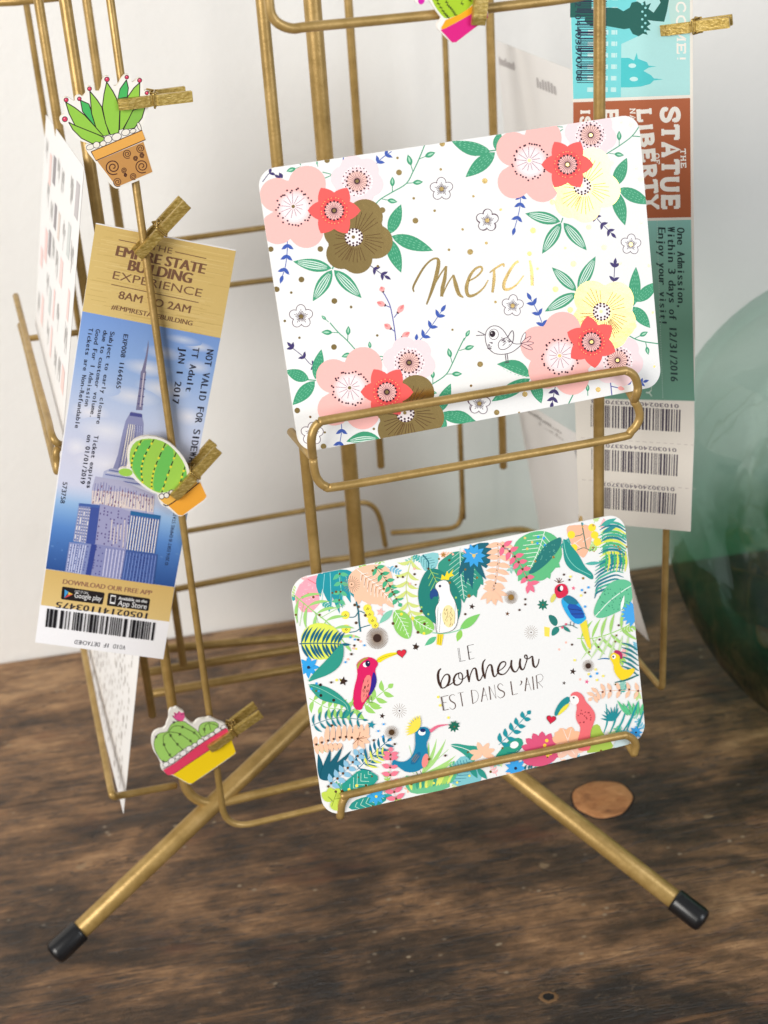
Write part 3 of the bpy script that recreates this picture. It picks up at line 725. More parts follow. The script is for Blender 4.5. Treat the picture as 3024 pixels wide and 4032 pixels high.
def vine(pts, leaves, wd=7):
    A.stroke(pts, wd, GRN)
    for x0, y0, x1, y1 in leaves:
        A.stroke([(x0, y0), ((x0 + x1) / 2, (y0 + y1) / 2)], wd * .7, GRN, n=1)
        hx, hy = x0 + (x1 - x0) * .35, y0 + (y1 - y0) * .35; l = math.hypot(x1 - hx, y1 - hy)
        A.leaf(hx, hy, x1, y1, l * .48, GRN); A.leaf(hx + (x1 - hx) * .25, hy + (y1 - hy) * .25, hx + (x1 - hx) * .85, hy + (y1 - hy) * .85, l * .16, (170, 222, 192))
def outline_flower(x, y, r, rot=0):
    for k in range(5):
        t = math.radians(72 * k + rot); A.ell(x + r * .56 * math.cos(t), y + r * .56 * math.sin(t), r * .47, r * .42, 72 * k + rot, (96, 66, 84), 0, 18)
    for k in range(5):
        t = math.radians(72 * k + rot); A.ell(x + r * .56 * math.cos(t), y + r * .56 * math.sin(t), r * .41, r * .36, 72 * k + rot, (247, 246, 246), 0, 18)
    A.strokes([(x + r * .18 * math.cos(t), y + r * .18 * math.sin(t), x + r * q * math.cos(t), y + r * q * math.sin(t)) for k in range(5) for t, q in ((math.radians(72 * k + rot), .62), (math.radians(72 * k + rot + 16), .48), (math.radians(72 * k + rot - 16), .48), (math.radians(72 * k + rot + 36), .42))], r * .05, (72, 44, 66))
    A.dot(x, y, r * .19, FOIL, 1)
def gdots(pts):
    for x, y, r in pts: A.dot(x, y, r, FOIL, 1)

# greenery first (it runs under the flowers)
c1, c2, c3, c4 = (1000, 500, .6028), (1800, 400, .5425), (1050, 1100, .5124), (1800, 1000, .5425)
A.crop(*c1)
vine([(790, 510), (830, 470), (905, 425), (995, 370), (1040, 290), (1080, 205), (1115, 118)], [(1040, 290), (1075, 215)] and [(1038, 290, 1005, 180), (1078, 210, 1185, 165), (1000, 368, 1105, 358), (905, 425, 905, 325), (835, 470, 938, 490)])
vine([(300, 235), (310, 250)], [(310, 260, 215, 290), (420, 260, 412, 222)], 6); A.stroke([(450, 295), (508, 312), (465, 335)], 6, GRN)
sprig([(780, 265), (835, 205), (900, 160)], BLUE, 50, 2, False); A.stroke([(585, 230), (586, 195)], 7, BLUE)
sprig([(60, 360), (110, 300), (150, 320)], INK, 44, 1); A.leaf(190, 335, 168, 298, 26, INK)
sprig([(222, 735), (222, 800), (212, 900), (188, 985)], BLUE, 54, 3)
sprig([(700, 865), (760, 905), (820, 950), (865, 978)], INK, 46, 3)
g_leaf(885, 700, 962, 505, 82, 0); g_leaf(900, 712, 1170, 808, 92, 0); g_leaf(878, 725, 962, 952, 86, 0)
A.stroke([(525, 900), (515, 930)], 9, GRN); g_leaf(510, 925, 260, 880, 82, 1); g_leaf(512, 935, 388, 1140, 84, 1); g_leaf(525, 935, 705, 1118, 84, 1)
g_leaf(1545, 160, 1290, 92, 90, 0, -.05); g_leaf(1575, 165, 1382, 328, 92, 0); g_leaf(1580, 150, 1608, 30, 60, 0); A.stroke([(1530, 158), (1590, 150)], 8, GRN)
for x, y, r in ((1225, 405, 76), (1525, 610, 74), (312, 1240, 78)): outline_flower(x, y, r, -20)
gdots([(948, 297, 19), (840, 543, 19), (1055, 612, 19), (437, 798, 19), (314, 998, 19), (528, 1138, 19), (115, 800, 18), (150, 1062, 18), (480, 218, 18), (1230, 110, 18), (1508, 352, 18), (1412, 816, 19),
       (938, 202, 9), (1220, 277, 9), (1044, 466, 9), (1180, 547, 9), (1434, 453, 8), (1362, 668, 8), (1518, 758, 10), (1274, 802, 9), (1612, 540, 9), (810, 910, 9), (248, 1084, 9), (637, 1178, 9), (206, 1270, 9), (1578, 1143, 9)])
A.crop(*c2)
vine([(1050, 425), (1085, 385), (1180, 325), (1270, 260), (1320, 200), (1345, 150)], [(1185, 322, 1185, 212), (1110, 375, 1220, 390)]); A.stroke([(1280, 250), (1340, 254)], 7, GRN)
A.stroke([(715, 180), (772, 185)], 6, GRN); A.stroke([(720, 235), (772, 200)], 6, GRN)
g_leaf(1148, 618, 1242, 408, 92, 0); g_leaf(1180, 632, 1420, 745, 96, 0); g_leaf(1150, 640, 1228, 900, 98, 0)
sprig([(460, 655), (462, 700), (450, 800), (415, 930)], BLUE, 56, 3); sprig([(980, 790), (1030, 860), (1090, 920), (1135, 965)], INK, 50, 3)
A.stroke([(770, 845), (758, 880)], 8, GRN); g_leaf(752, 872, 495, 812, 88, 1); g_leaf(757, 880, 618, 1105, 88, 1); g_leaf(775, 880, 945, 1080, 88, 1)
for x, y, r in ((218, 862, 82), (1270, 1038, 76)): outline_flower(x, y, r, -14)
gdots([(202, 575, 19), (1127, 447, 19), (1343, 565, 20), (694, 730, 20), (552, 936, 21), (960, 912, 20), (1072, 1060, 21), (847, 1178, 21), (716, 1362, 21), (97, 1090, 19), (1272, 170, 18), (1104, 904, 11),
       (1200, 152, 9), (1312, 487, 10), (1348, 885, 9), (118, 687, 9), (318, 784, 9), (40, 928, 9), (212, 1026, 9), (787, 1063, 10), (1192, 1178, 10), (1404, 1195, 11), (585, 1213, 10), (277, 1455, 9)])
A.crop(*c3)
vine([(690, 548), (620, 470), (550, 405), (490, 335)], [(480, 330, 425, 280), (555, 412, 424, 408), (625, 472, 632, 360)], 8); vine([(700, 560), (660, 565)], [(690, 560, 578, 598), (800, 560, 792, 478)], 8)
A.stroke([(840, 590), (910, 600), (862, 635)], 7, GRN)
vine([(1215, 835), (1290, 795), (1380, 730), (1430, 640), (1475, 540), (1520, 450)], [(1515, 470, 1560, 388), (1480, 548, 1595, 512), (1425, 640, 1395, 528), (1378, 728, 1502, 726), (1278, 800, 1275, 692), (1225, 860, 1310, 875)], 8)
A.stroke([(998, 508), (985, 390), (965, 270), (945, 190), (905, 112)], 8, (88, 90, 168))
for x0, y0, x1, y1 in ((905, 118, 880, 55), (950, 215, 848, 175), (980, 295, 1055, 195), (985, 400, 905, 345), (1005, 472, 1100, 405)):
    A.stroke([(x0, y0), (x0 + (x1 - x0) * .55, y0 + (y1 - y0) * .55)], 7, (88, 90, 168), n=1); a, b = x0 + (x1 - x0) * .4, y0 + (y1 - y0) * .4; A.dot(a, b, 11, DARK); A.leaf(a, b, x1, y1, 44, (250, 170, 168), 0, .7); A.leaf(a + (x1 - a) * .4, b + (y1 - b) * .4, x1, y1, 18, (240, 130, 130))
sprig([(1170, 475), (1230, 410), (1300, 310), (1350, 235)], BLUE, 62, 3); A.leaf(1150, 470, 1155, 418, 26, BLUE); A.leaf(1180, 490, 1230, 490, 28, BLUE)
sprig([(440, 670), (350, 660), (290, 600), (215, 540), (190, 515)], INK, 52, 3)
g_leaf(378, 770, 425, 540, 84, 0); g_leaf(330, 775, 150, 705, 92, 0); g_leaf(375, 785, 205, 972, 100, 0); A.stroke([(320, 775), (385, 780)], 8, GRN)
sprig([(578, 1105), (580, 1170), (568, 1250), (555, 1300)], BLUE, 60, 2, False)
g_leaf(870, 1225, 615, 1250, 90, 1, .08); A.stroke([(860, 1240), (650, 1280)], 10, GRN)
g_leaf(1315, 1030, 1415, 800, 92, 0); g_leaf(1330, 1035, 1610, 1090, 96, 0); g_leaf(1318, 1045, 1370, 1180, 86, 0)
for x, y, r in ((355, 1190, 88), (1625, 945, 86)): outline_flower(x, y, r, -16)
gdots([(524, 168, 22), (521, 522, 22), (241, 1013, 22), (442, 1288, 22), (84, 80, 21), (1640, 652, 22), (194, 104, 10), (651, 212, 10), (145, 323, 10), (257, 452, 10), (852, 432, 10), (341, 1062, 10), (826, 1151, 10), (452, 1180, 9), (1428, 387, 9), (1571, 817, 10)])
A.crop(*c4)
vine([(1235, 580), (1290, 615), (1360, 638), (1470, 655)], [(1300, 615, 1395, 568), (1378, 642, 1398, 735)], 8)
g_leaf(870, 270, 690, 98, 80, 1); g_leaf(880, 265, 1010, 18, 86, 1); g_leaf(870, 285, 638, 418, 84, 1); A.stroke([(862, 272), (890, 300)], 8, GRN)
sprig([(1130, 260), (1145, 180), (1150, 100), (1153, 70)], INK, 52, 2); A.leaf(1130, 262, 1092, 255, 26, INK)
g_leaf(1290, 380, 1308, 95, 88, 0); g_leaf(1310, 350, 1470, 205, 88, 0); g_leaf(1285, 385, 1412, 540, 88, 0)
sprig([(635, 570), (610, 480), (570, 390), (530, 320)], BLUE, 58, 3)
sprig([(715, 960), (705, 1010), (690, 1090)], INK, 56, 2); vine([(860, 990), (810, 1090)], [(850, 990, 750, 990), (952, 1030, 950, 945)], 8)
g_leaf(535, 890, 288, 800, 92, 0, .12); g_leaf(530, 905, 250, 1070, 96, 0); g_leaf(550, 900, 612, 1085, 88, 0)
g_leaf(-60, 1150, 140, 1230, 90, 0); A.stroke([(1118, 930), (1130, 1040)], 8, (88, 90, 168)); A.stroke([(1122, 962), (1180, 975)], 7, (88, 90, 168)); A.leaf(1172, 972, 1222, 985, 30, (250, 170, 168), 0, .7)
A.leaf(1240, 950, 1275, 925, 26, BLUE); sprig([(1300, 950), (1340, 940), (1370, 930)], BLUE, 44, 1)
for x, y, r in ((403, 375, 80), (160, 1085, 82)): outline_flower(x, y, r, -14)
gdots([(168, 800, 20), (492, 1018, 20), (287, 1150, 20), (1028, 986, 19), (1292, 527, 20), (716, 257, 21), (824, 407, 21), (847, 73, 21), (277, 349, 9), (100, 957, 9), (450, 1152, 8), (1432, 428, 10), (1404, 92, 10), (1192, 72, 10), (1442, 821, 9), (585, 108, 10)])
# four groups of flowers
for (x, y) in ((1156.7, 813.5), (2085, 632), (1378, 1528)):
    gx, gy = x + 244, y + 126 - (0 if x < 1300 else (20 if x > 2000 else 22))
    pale_flower(x + 250 - (6 if x > 2000 else 17 if x > 1300 else 0), y - 100)
    pink_flower(x, y); gold_flower(gx - (28 if x > 2000 else 19 if x > 1300 else 0), gy); coral_flower(x + 160 - (9 if x > 2000 else 14 if x > 1300 else 0), y + 16)
pale_flower(2434.7, 1420); gold_flower(2377.8, 1233, 1.0, [(-75, -95, 116), (85, -85, 118), (105, 60, 112), (-100, 60, 108), (60, 130, 105)])
pink_flower(2204, 1401, 1.0, 1, [(20, -165, 122), (-140, -75, 118), (-85, 95, 120), (80, 140, 116), (120, 0, 110)]); coral_flower(2330.6, 1347, 1.0, 22)
# small bird
A.crop(*c4)
def ring(x, y, rx, ry, ang, wd, col, fill): A.ell(x, y, rx + wd / 2, ry + wd / 2, ang, col, 0, 30); A.ell(x, y, rx - wd / 2, ry - wd / 2, ang, fill, 0, 30)
WHT = (246, 246, 245); BI = (84, 58, 78)
body = [(203, 600), (215, 555), (250, 525), (295, 525), (335, 555), (365, 600), (410, 650), (465, 655), (430, 690), (390, 715), (330, 728), (270, 720), (225, 680), (208, 640)]
A.poly(body, WHT); A.outline([tuple(p) for p in catmull(body, 3)], 5, BI)
A.stroke([(365, 605), (400, 555), (410, 600), (395, 655), (350, 690), (310, 690), (298, 655), (320, 620), (365, 605)], 5, BI)
sg = []
for k in range(26): x, y = rnd.uniform(315, 385), rnd.uniform(605, 680); sg.append((x, y, x + 14, y - 9))
for k in range(22): x, y = rnd.uniform(215, 250), rnd.uniform(635, 690); sg.append((x, y, x + 13, y + 5))
A.strokes(sg, 3.2, BI)
ring(265, 583, 34, 38, 0, 4, BI, WHT); A.ell(256, 580, 21, 24, 15, (40, 20, 34)); A.dot(250, 574, 4, WHT)
A.stroke([(200, 585), (150, 560)], 5, BI); A.stroke([(200, 588), (138, 592)], 5, BI)
for t in (-70, -38, -6, 25): A.ell(465 + 44 * math.cos(math.radians(t)), 655 + 44 * math.sin(math.radians(t)), 48, 14, t, BI); A.ell(465 + 44 * math.cos(math.radians(t)), 655 + 44 * math.sin(math.radians(t)), 43, 9.5, t, WHT if t < -50 else (250, 200, 196))
A.stroke([(348, 722), (356, 785)], 4.5, BI); A.stroke([(362, 720), (370, 788)], 4.5, BI); A.stroke([(343, 790), (376, 786)], 4.5, BI)
# gold lettering
A.crop(*c1)
GOLD = FOIL
A.stroke([(1046, 1078), (1040, 1050), (1062, 1000), (1105, 925), (1150, 875), (1190, 858), (1206, 880), (1196, 950), (1168, 1050), (1128, 1160)], [8, 13, 15, 14, 12, 13, 24, 27, 22, 10], GOLD, 1)
A.stroke([(1128, 1150), (1165, 1060), (1210, 975), (1252, 912)], [6, 9, 10, 9], GOLD, 1); A.stroke([(1256, 908), (1246, 990), (1232, 1050), (1226, 1108)], [14, 24, 26, 20], GOLD, 1)
A.stroke([(1228, 1108), (1262, 1030), (1302, 966)], [7, 9, 8], GOLD, 1); A.stroke([(1302, 966), (1318, 1030), (1338, 1090), (1368, 1114)], [14, 27, 24, 8], GOLD, 1)
A.stroke([(1400, 1008), (1450, 980), (1488, 940), (1484, 914), (1448, 925), (1410, 975), (1388, 1050), (1402, 1102), (1450, 1092), (1500, 1050), (1530, 1000)], [9, 11, 13, 14, 15, 20, 25, 22, 15, 11, 8], GOLD, 1)
A.crop(*c2)
A.stroke([(236, 1242), (262, 1222), (300, 1196), (336, 1180), (340, 1200)], [8, 14, 15, 16, 10], GOLD, 1); A.stroke([(268, 1218), (268, 1290), (256, 1386)], [16, 24, 18], GOLD, 1)
A.stroke([(446, 1158), (412, 1184), (370, 1250), (340, 1320), (346, 1362), (392, 1356), (440, 1320), (484, 1262)], [18, 18, 22, 24, 22, 17, 12, 8], GOLD, 1)
A.stroke([(528, 1152), (542, 1230), (546, 1336)], [14, 24, 22], GOLD, 1); A.dot(526, 1104, 17, GOLD, 1)
o = A.build('greeting_card', OUT, 0.0007, [MAT_PRINT, MAT_FOIL])
tag(bpy.data.objects['greeting_card'], 'white flowered card with gold thank-you lettering in the upper front wire tray', 'greeting card')
curl(o, lambda t: -0.0016 * (2 * t - 1) ** 2, 0.009, 0)

# ------------------------------------------------------------------ greeting card with tropical birds
A, OUT = card_sheet([(1141, 2283), (2463, 2021), (2550, 2916), (1279, 3221)], (4.1787, 4.4294, 4.5760, 4.3254), 0.0078)
rnd = random.Random(11)
TEAL, TEAL2, TURQ, LIME, MINT, PEACH, ROSE, SKY, YEL, BRN, PGR = (24, 132, 128), (16, 108, 122), (18, 152, 160), (166, 214, 104), (92, 190, 140), (250, 200, 168), (240, 112, 138), (44, 162, 236), (250, 232, 60), (54, 30, 16), (214, 226, 130)
def frond(pts, n, ln, wd, col, a=60, stem=5, both=True, taper=.5, curve=.12):
    P = catmull(pts, 8); m = len(P); A.stroke(pts, stem, col)
    for k in range(n):
        i = min(int((k + .5) / n * (m - 1)), m - 2); d = P[i + 1] - P[i]; t0 = math.atan2(d[1], d[0]); l = ln * (1 - taper * k / n)
        for sg in ((-1, 1) if both else (1,)):
            t = t0 + sg * math.radians(a); A.leaf(P[i][0], P[i][1], P[i][0] + l * math.cos(t), P[i][1] + l * math.sin(t), wd, col, curve * sg)
    d = P[-1] - P[-2]; d = d / np.hypot(*d); A.leaf(P[-1][0], P[-1][1], P[-1][0] + d[0] * ln * .5, P[-1][1] + d[1] * ln * .5, wd, col)
def berries(pts, n, ln, wd, col, stem, a=65, r=8):
    frond(pts, n, ln, wd, col, a, stem, True, .25, 0); P = catmull(pts, 8)
    A.dots([tuple(P[int((k + .5) / n * (len(P) - 1))]) for k in range(n)], r, (96, 62, 26))
def big_leaf(pts, col, vein=None, vcol=(232, 246, 236), ribs=0):
    A.poly(pts, col, 0, 2)
    if vein: A.stroke(vein, 5, vcol)
def rib(x0, y0, x1, y1, n, ln, col, wd=3, a=50):
    sg = []; t0 = math.atan2(y1 - y0, x1 - x0)
    for k in range(n):
        t = (k + .5) / n; x, y = x0 + (x1 - x0) * t, y0 + (y1 - y0) * t; l = ln * math.sin(math.pi * min(.9, t + .15))
        for s_ in (-1, 1): sg.append((x, y, x + l * math.cos(t0 + s_ * math.radians(a)), y + l * math.sin(t0 + s_ * math.radians(a))))
    A.strokes(sg, wd, col)
def star(x, y, r, col, rot=-90):
    A.poly([(x + (r if k % 2 == 0 else r * .42) * math.cos(math.radians(rot + 36 * k)), y + (r if k % 2 == 0 else r * .42) * math.sin(math.radians(rot + 36 * k))) for k in range(10)], col)
def flower(x, y, r, col, n=9, c2=None):
    for k in range(n): t = 2 * math.pi * k / n; A.leaf(x, y, x + r * math.cos(t), y + r * math.sin(t), r * .42, col)
    A.dot(x, y, r * .14, c2 or BRN)
def burst(x, y, r, col=BRN, n=26, core=.4):
    A.strokes([(x + r * .3 * math.cos(t), y + r * .3 * math.sin(t), x + r * math.cos(t), y + r * math.sin(t)) for t in [2 * math.pi * k / n for k in range(n)]], max(2.0, r * .045), (150, 128, 108))
    A.dot(x, y, r * core, col)
def monstera(x, y, r, ang, col, n=6, gap=.35):
    a0 = math.radians(ang); A.ell(x, y, r * .55, r * .5, ang, col)
    for k in range(n):
        t = a0 + math.radians(-130 + 260 * k / (n - 1)); A.leaf(x, y, x + r * math.cos(t), y + r * math.sin(t), r * .48, col, 0, .6)
# small sprigs filling the border under the larger leaves
A.crop(0, 0, 1); CO = [np.array(c, float) for c in ((1141, 2283), (2463, 2021), (2550, 2916), (1279, 3221))]
def bl_(a, b): return tuple((CO[0] + (CO[1] - CO[0]) * a) * (1 - b) + (CO[3] + (CO[2] - CO[3]) * a) * b)
for k in range(92):
    e = rnd.random(); d_ = rnd.uniform(0.0, .085)
    a_, b_ = ((rnd.random(), d_ * 1.35) if e < .34 else (rnd.random(), 1 - d_ * 1.2) if e < .68 else (d_, rnd.random()) if e < .84 else (1 - d_, rnd.random()))
    x, y = bl_(a_, b_); t = rnd.uniform(0, 6.28); l = rnd.uniform(26, 52); c = rnd.choice([MINT, LIME, (150, 206, 190), (198, 226, 150), PEACH, (60, 172, 164), (120, 190, 214), (250, 188, 190)])
    x1, y1 = x + l * math.cos(t), y + l * math.sin(t); A.stroke([(x, y), (x1, y1)], 3, c, n=1)
    for q in (.25, .5, .75, 1):
        for sg in (-1, 1): A.leaf(x + (x1 - x) * q, y + (y1 - y) * q, x + (x1 - x) * q + 17 * math.cos(t + sg * .9), y + (y1 - y) * q + 17 * math.sin(t + sg * .9), 8, c)
# --- top left (crop a)
A.crop(1100, 2000, .5425)
A.poly([(115, 640), (150, 560), (215, 505), (275, 490), (285, 560), (295, 700), (240, 760), (170, 760), (125, 700)], (250, 168, 184)); A.strokes([(210, 520, 280, 560), (205, 620, 290, 640), (190, 740, 250, 690)], 5, (232, 90, 110))
A.dots([(rnd.uniform(140, 280), rnd.uniform(540, 740)) for _ in range(30)], 3, (252, 226, 230)); A.dots([(172, 652), (250, 650)], 10, (120, 80, 40))
for k in range(7): t = k / 6; A.leaf(300 + 190 * t, 460 + 8 * t, 300 + 240 * t + 20 * (k % 2), 770 - 40 * abs(k - 3), 52, (22, 150, 164), .03)
A.poly([(285, 470), (470, 440), (560, 480), (520, 580), (300, 600)], (22, 150, 164), 0, 1); A.strokes([(330, 480, 310, 700), (370, 470, 380, 740), (430, 470, 470, 720), (480, 480, 520, 640)], 3.5, (160, 226, 226))
berries([(430, 450), (450, 530), (445, 620), (430, 700)], 4, 66, 30, MINT, 4)
A.poly([(500, 470), (650, 405), (800, 420), (830, 560), (800, 700), (640, 700), (560, 640), (500, 600)], PEACH, 0, 2)
for k in range(4): A.leaf(570 + 40 * k, 560, 575 + 85 * k, 700 + 8 * k, 62, PEACH, 0, .6)
A.stroke([(545, 430), (620, 490), (730, 580), (820, 690)], 5, (255, 246, 240)); rib(580, 470, 800, 660, 9, 90, (255, 246, 240), 3.5, 50); rib(590, 480, 790, 650, 8, 60, (150, 112, 74), 3, 62)
burst(525, 555, 62, (120, 84, 52), 22, .1)
berries([(690, 420), (740, 480), (795, 555), (820, 610), (868, 690)], 6, 66, 30, (70, 178, 130), 5, 62); A.strokes([(720 + 18 * k, 440 + 30 * k, 748 + 16 * k, 452 + 28 * k) for k in range(7)], 4, (40, 56, 46))
frond([(965, 350), (935, 460), (920, 570), (930, 680), (960, 780)], 6, 105, 26, PGR, 64, 6, True, .0, -.18)
A.poly([(1010, 345), (1150, 315), (1160, 370), (1130, 450), (1060, 470), (1020, 400)], (140, 206, 210), 0, 1); rib(1020, 350, 1130, 440, 6, 60, TEAL2, 3); A.stroke([(1040, 340), (1080, 390), (1080, 440)], 10, TEAL2)
# large fan behind cockatoo, dark teal palm, peach fern
A.poly([(1180, 370), (1310, 290), (1480, 430), (1460, 590), (1340, 680), (1180, 520), (1140, 420)], (44, 150, 128), 0, 2)
for x1, y1 in ((1480, 560), (1430, 650), (1340, 690)): A.leaf(1310, 330, x1, y1, 90, (44, 150, 128), 0, .6)
A.stroke([(1310, 290), (1315, 470), (1340, 660)], 5, (226, 244, 234)); rib(1310, 300, 1330, 640, 10, 130, (190, 230, 212), 3.5, 55); A.dot(1375, 638, 13, (150, 112, 50))
A.poly([(1330, 330), (1420, 255), (1545, 250), (1520, 450), (1440, 400)], (8, 98, 116), 0, 1)
for x1, y1 in ((1300, 500), (1350, 560), (1400, 590), (1500, 520)): A.leaf(1400, 320, x1, y1, 50, (8, 98, 116), .05)
flower(1410, 345, 88, (52, 164, 232), 10, (230, 200, 110)); A.strokes([(1410, 340, 1380, 325), (1410, 340, 1440, 325), (1410, 340, 1410, 365)], 4, (240, 210, 120))
berries([(1610, 245), (1600, 370), (1580, 500), (1545, 620)], 8, 100, 36, PEACH, 5, 78, 6)
for t in (-160, -125, -95, -60): A.leaf(1560, 600, 1560 - 110 * math.cos(math.radians(t)), 600 - 110 * math.sin(math.radians(t)), 36, PEACH)
# deep leaf behind the cockatoo
A.poly([(1080, 430), (1180, 450), (1270, 540), (1325, 660), (1310, 800), (1240, 880), (1120, 840), (1030, 760), (1000, 640), (1020, 530)], (20, 128, 116), 0, 2)
A.stroke([(1090, 440), (1150, 560), (1200, 700)], 5, LIME); rib(1095, 450, 1180, 640, 6, 80, (140, 200, 110), 5, 50); A.dots([(1280, 650), (1030, 720), (1290, 740), (1080, 770)], 8, LIME)
big_leaf([(825, 735), (900, 745), (955, 800), (965, 880), (945, 960), (870, 930), (825, 860)], (142, 208, 96), [(835, 745), (890, 830), (940, 940)]); rib(840, 750, 930, 920, 6, 60, (226, 246, 214), 3.5)
big_leaf([(965, 790), (1040, 775), (1110, 820), (1130, 885), (1060, 930), (985, 890)], (142, 208, 96), [(970, 800), (1040, 850), (1120, 890)]); rib(980, 805, 1100, 880, 5, 45, (226, 246, 214), 3.5)
A.leaf(820, 740, 725, 840, 44, (130, 204, 178)); A.dots([(825, 838), (1005, 902), (1028, 748), (1052, 840)], 11, (96, 60, 24)); A.dots([(968, 800), (1048, 910), (885, 770)], 11, YEL)
A.leaf(1310, 880, 1455, 768, 60, (128, 206, 104)); A.leaf(1320, 885, 1290, 970, 44, (150, 210, 90)); A.stroke([(1110, 905), (1200, 910), (1290, 890), (1330, 870)], 6, (130, 206, 160)); A.leaf(1140, 935, 1055, 1000, 40, MINT)
# cockatoo
A.poly([(1170, 520), (1178, 480), (1200, 498), (1215, 455), (1228, 480), (1262, 440), (1250, 475), (1268, 490), (1235, 500), (1228, 522)], (248, 224, 40))
bod = [(1125, 570), (1150, 535), (1200, 520), (1230, 545), (1240, 610), (1275, 680), (1295, 770), (1285, 850), (1250, 890), (1190, 905), (1140, 905), (1135, 800), (1130, 730), (1160, 670), (1150, 610)]
A.poly(bod, (248, 248, 246), 0, 1); A.outline([tuple(p) for p in catmull(bod, 3)], 3, (90, 90, 100)); A.ell(1228, 785, 48, 82, -4, (250, 232, 170));
sg = []
for _ in range(26): x, y = rnd.uniform(1192, 1262), rnd.uniform(715, 845); sg.append((x, y, x - 3, y + 16))
A.strokes(sg, 3, (150, 120, 70)); A.strokes([(1150, 720, 1142, 880), (1170, 760, 1160, 900), (1275, 700, 1270, 840)], 2.5, (120, 120, 130))
A.poly([(1118, 578), (1148, 600), (1150, 645), (1120, 640), (1100, 670), (1088, 640), (1096, 600)], (24, 72, 138), 0, 1); A.dot(1164, 566, 10, (50, 44, 80))
A.poly([(1145, 915), (1190, 915), (1175, 998), (1140, 990)], (246, 220, 40)); A.strokes([(1155, 920, 1150, 985), (1172, 920, 1165, 990)], 3, (150, 120, 20))
# yellow buttercups on a teal candelabra twig
A.stroke([(560, 680), (575, 760), (580, 830), (590, 900)], 10, TEAL2); A.stroke([(510, 795), (550, 790), (580, 750), (620, 765)], 6, TEAL2); A.stroke([(510, 905), (560, 895), (595, 870), (660, 850)], 6, TEAL2)
for x, y, r in ((480, 778, 30), (485, 880, 32), (640, 730, 30), (655, 770, 32), (675, 815, 32), (695, 850, 26)): A.dot(x, y, r, (248, 232, 74)); A.strokes([(x - 8, y + 10, x + 4, y - 8), (x, y + 12, x + 12, y)], 4, (80, 60, 20))
A.dots([(548, 705), (575, 718), (558, 835), (625, 780)], 11, (92, 66, 38))
frond([(115, 640), (240, 745), (370, 850), (470, 975)], 6, 175, 22, (160, 214, 120), 52, 8, True, .2, .1)
A.strokes([(130, 650, 130, 840), (180, 690, 150, 860), (300, 800, 480, 700), (260, 760, 330, 980)], 3, (160, 214, 120))
# left edge: yellow/blue palm and long leaf
A.poly([(150, 960), (200, 860), (300, 830), (420, 870), (450, 960), (440, 1060), (330, 1110), (200, 1090)], (226, 236, 92), 0, 1)
frond([(150, 990), (250, 985), (350, 985), (450, 990)], 10, 140, 20, (0, 98, 128), 62, 8, True, .3, .06)
flower(215, 1160, 84, (46, 164, 232), 8, (30, 34, 60))
A.poly([(200, 1270), (260, 1190), (330, 1120), (400, 1040), (460, 970), (470, 1050), (450, 1140), (380, 1200), (300, 1230)], (40, 152, 134), 0, 2); A.stroke([(210, 1255), (320, 1180), (400, 1110), (450, 1020)], 4, (130, 210, 180))
burst(710, 945, 80, BRN, 44, .38)
star(990, 1006, 30, BRN, -80); star(1398, 716, 24, BRN, -80); star(735, 755, 34, (250, 190, 180), -80); star(1190, 340, 22, (180, 130, 60), -80); star(466, 1258, 34, BRN, -80)
A.dots([(545, 1000), (524, 1062), (573, 958), (1348, 770), (847, 424), (895, 500), (980, 480), (1232, 378), (1080, 440)], 9, (86, 56, 24)); A.dots([(515, 940), (548, 955), (617, 997), (480, 1120), (1440, 320)], 8, (60, 160, 230)); A.dots([(540, 930), (590, 970), (540, 1020), (500, 1100), (980, 440), (945, 550), (1258, 335)], 9, (250, 190, 170)); A.dots([(560, 1025), (420, 1250), (450, 1255)], 9, (250, 234, 110))
# --- red bird with heart
A.crop(1100, 2550, .4822)
A.poly([(225, 290), (300, 215), (370, 150), (470, 50), (500, -20), (520, 80), (480, 170), (400, 225), (300, 260)], (40, 152, 134), 0, 1)
frond([(720, 480), (790, 410), (890, 330)], 3, 110, 40, (160, 214, 106), 62, 6, True, .2, .1); frond([(600, 510), (700, 470), (740, 430)], 3, 120, 44, (160, 214, 106), 70, 6, True, .2, .1)
rb = [(630, 130), (680, 85), (740, 75), (790, 100), (810, 135), (780, 180), (790, 230), (792, 290), (770, 350), (730, 410), (690, 460), (672, 515), (615, 505), (600, 430), (612, 330), (640, 230), (635, 170)]
A.poly(rb, (222, 18, 96), 0, 1)
A.poly([(770, 190), (795, 240), (793, 300), (760, 370), (725, 405), (745, 330), (755, 240)], (46, 24, 140), 0, 1)
A.poly([(705, 230), (745, 220), (752, 290), (725, 390), (680, 460), (665, 420), (675, 320)], (246, 134, 128), 0, 1)
sg = []
for _ in range(18): x, y = rnd.uniform(685, 735), rnd.uniform(250, 420); sg.append((x, y, x - 4, y + 22))
A.strokes(sg, 4, (90, 40, 20)); A.poly([(640, 185), (630, 140), (680, 88), (740, 78), (690, 105), (655, 140)], (170, 160, 60), 0, 1)
A.poly([(788, 95), (850, 55), (930, 36), (985, 45), (930, 65), (860, 95), (812, 130)], (248, 226, 30), 0, 1); A.stroke([(790, 110), (860, 75), (960, 50)], 3, (140, 120, 10))
A.ell(705, 140, 22, 20, -10, (250, 250, 250)); A.ell(722, 130, 20, 26, 0, (22, 24, 70)); A.dot(728, 122, 5, (250, 250, 250))
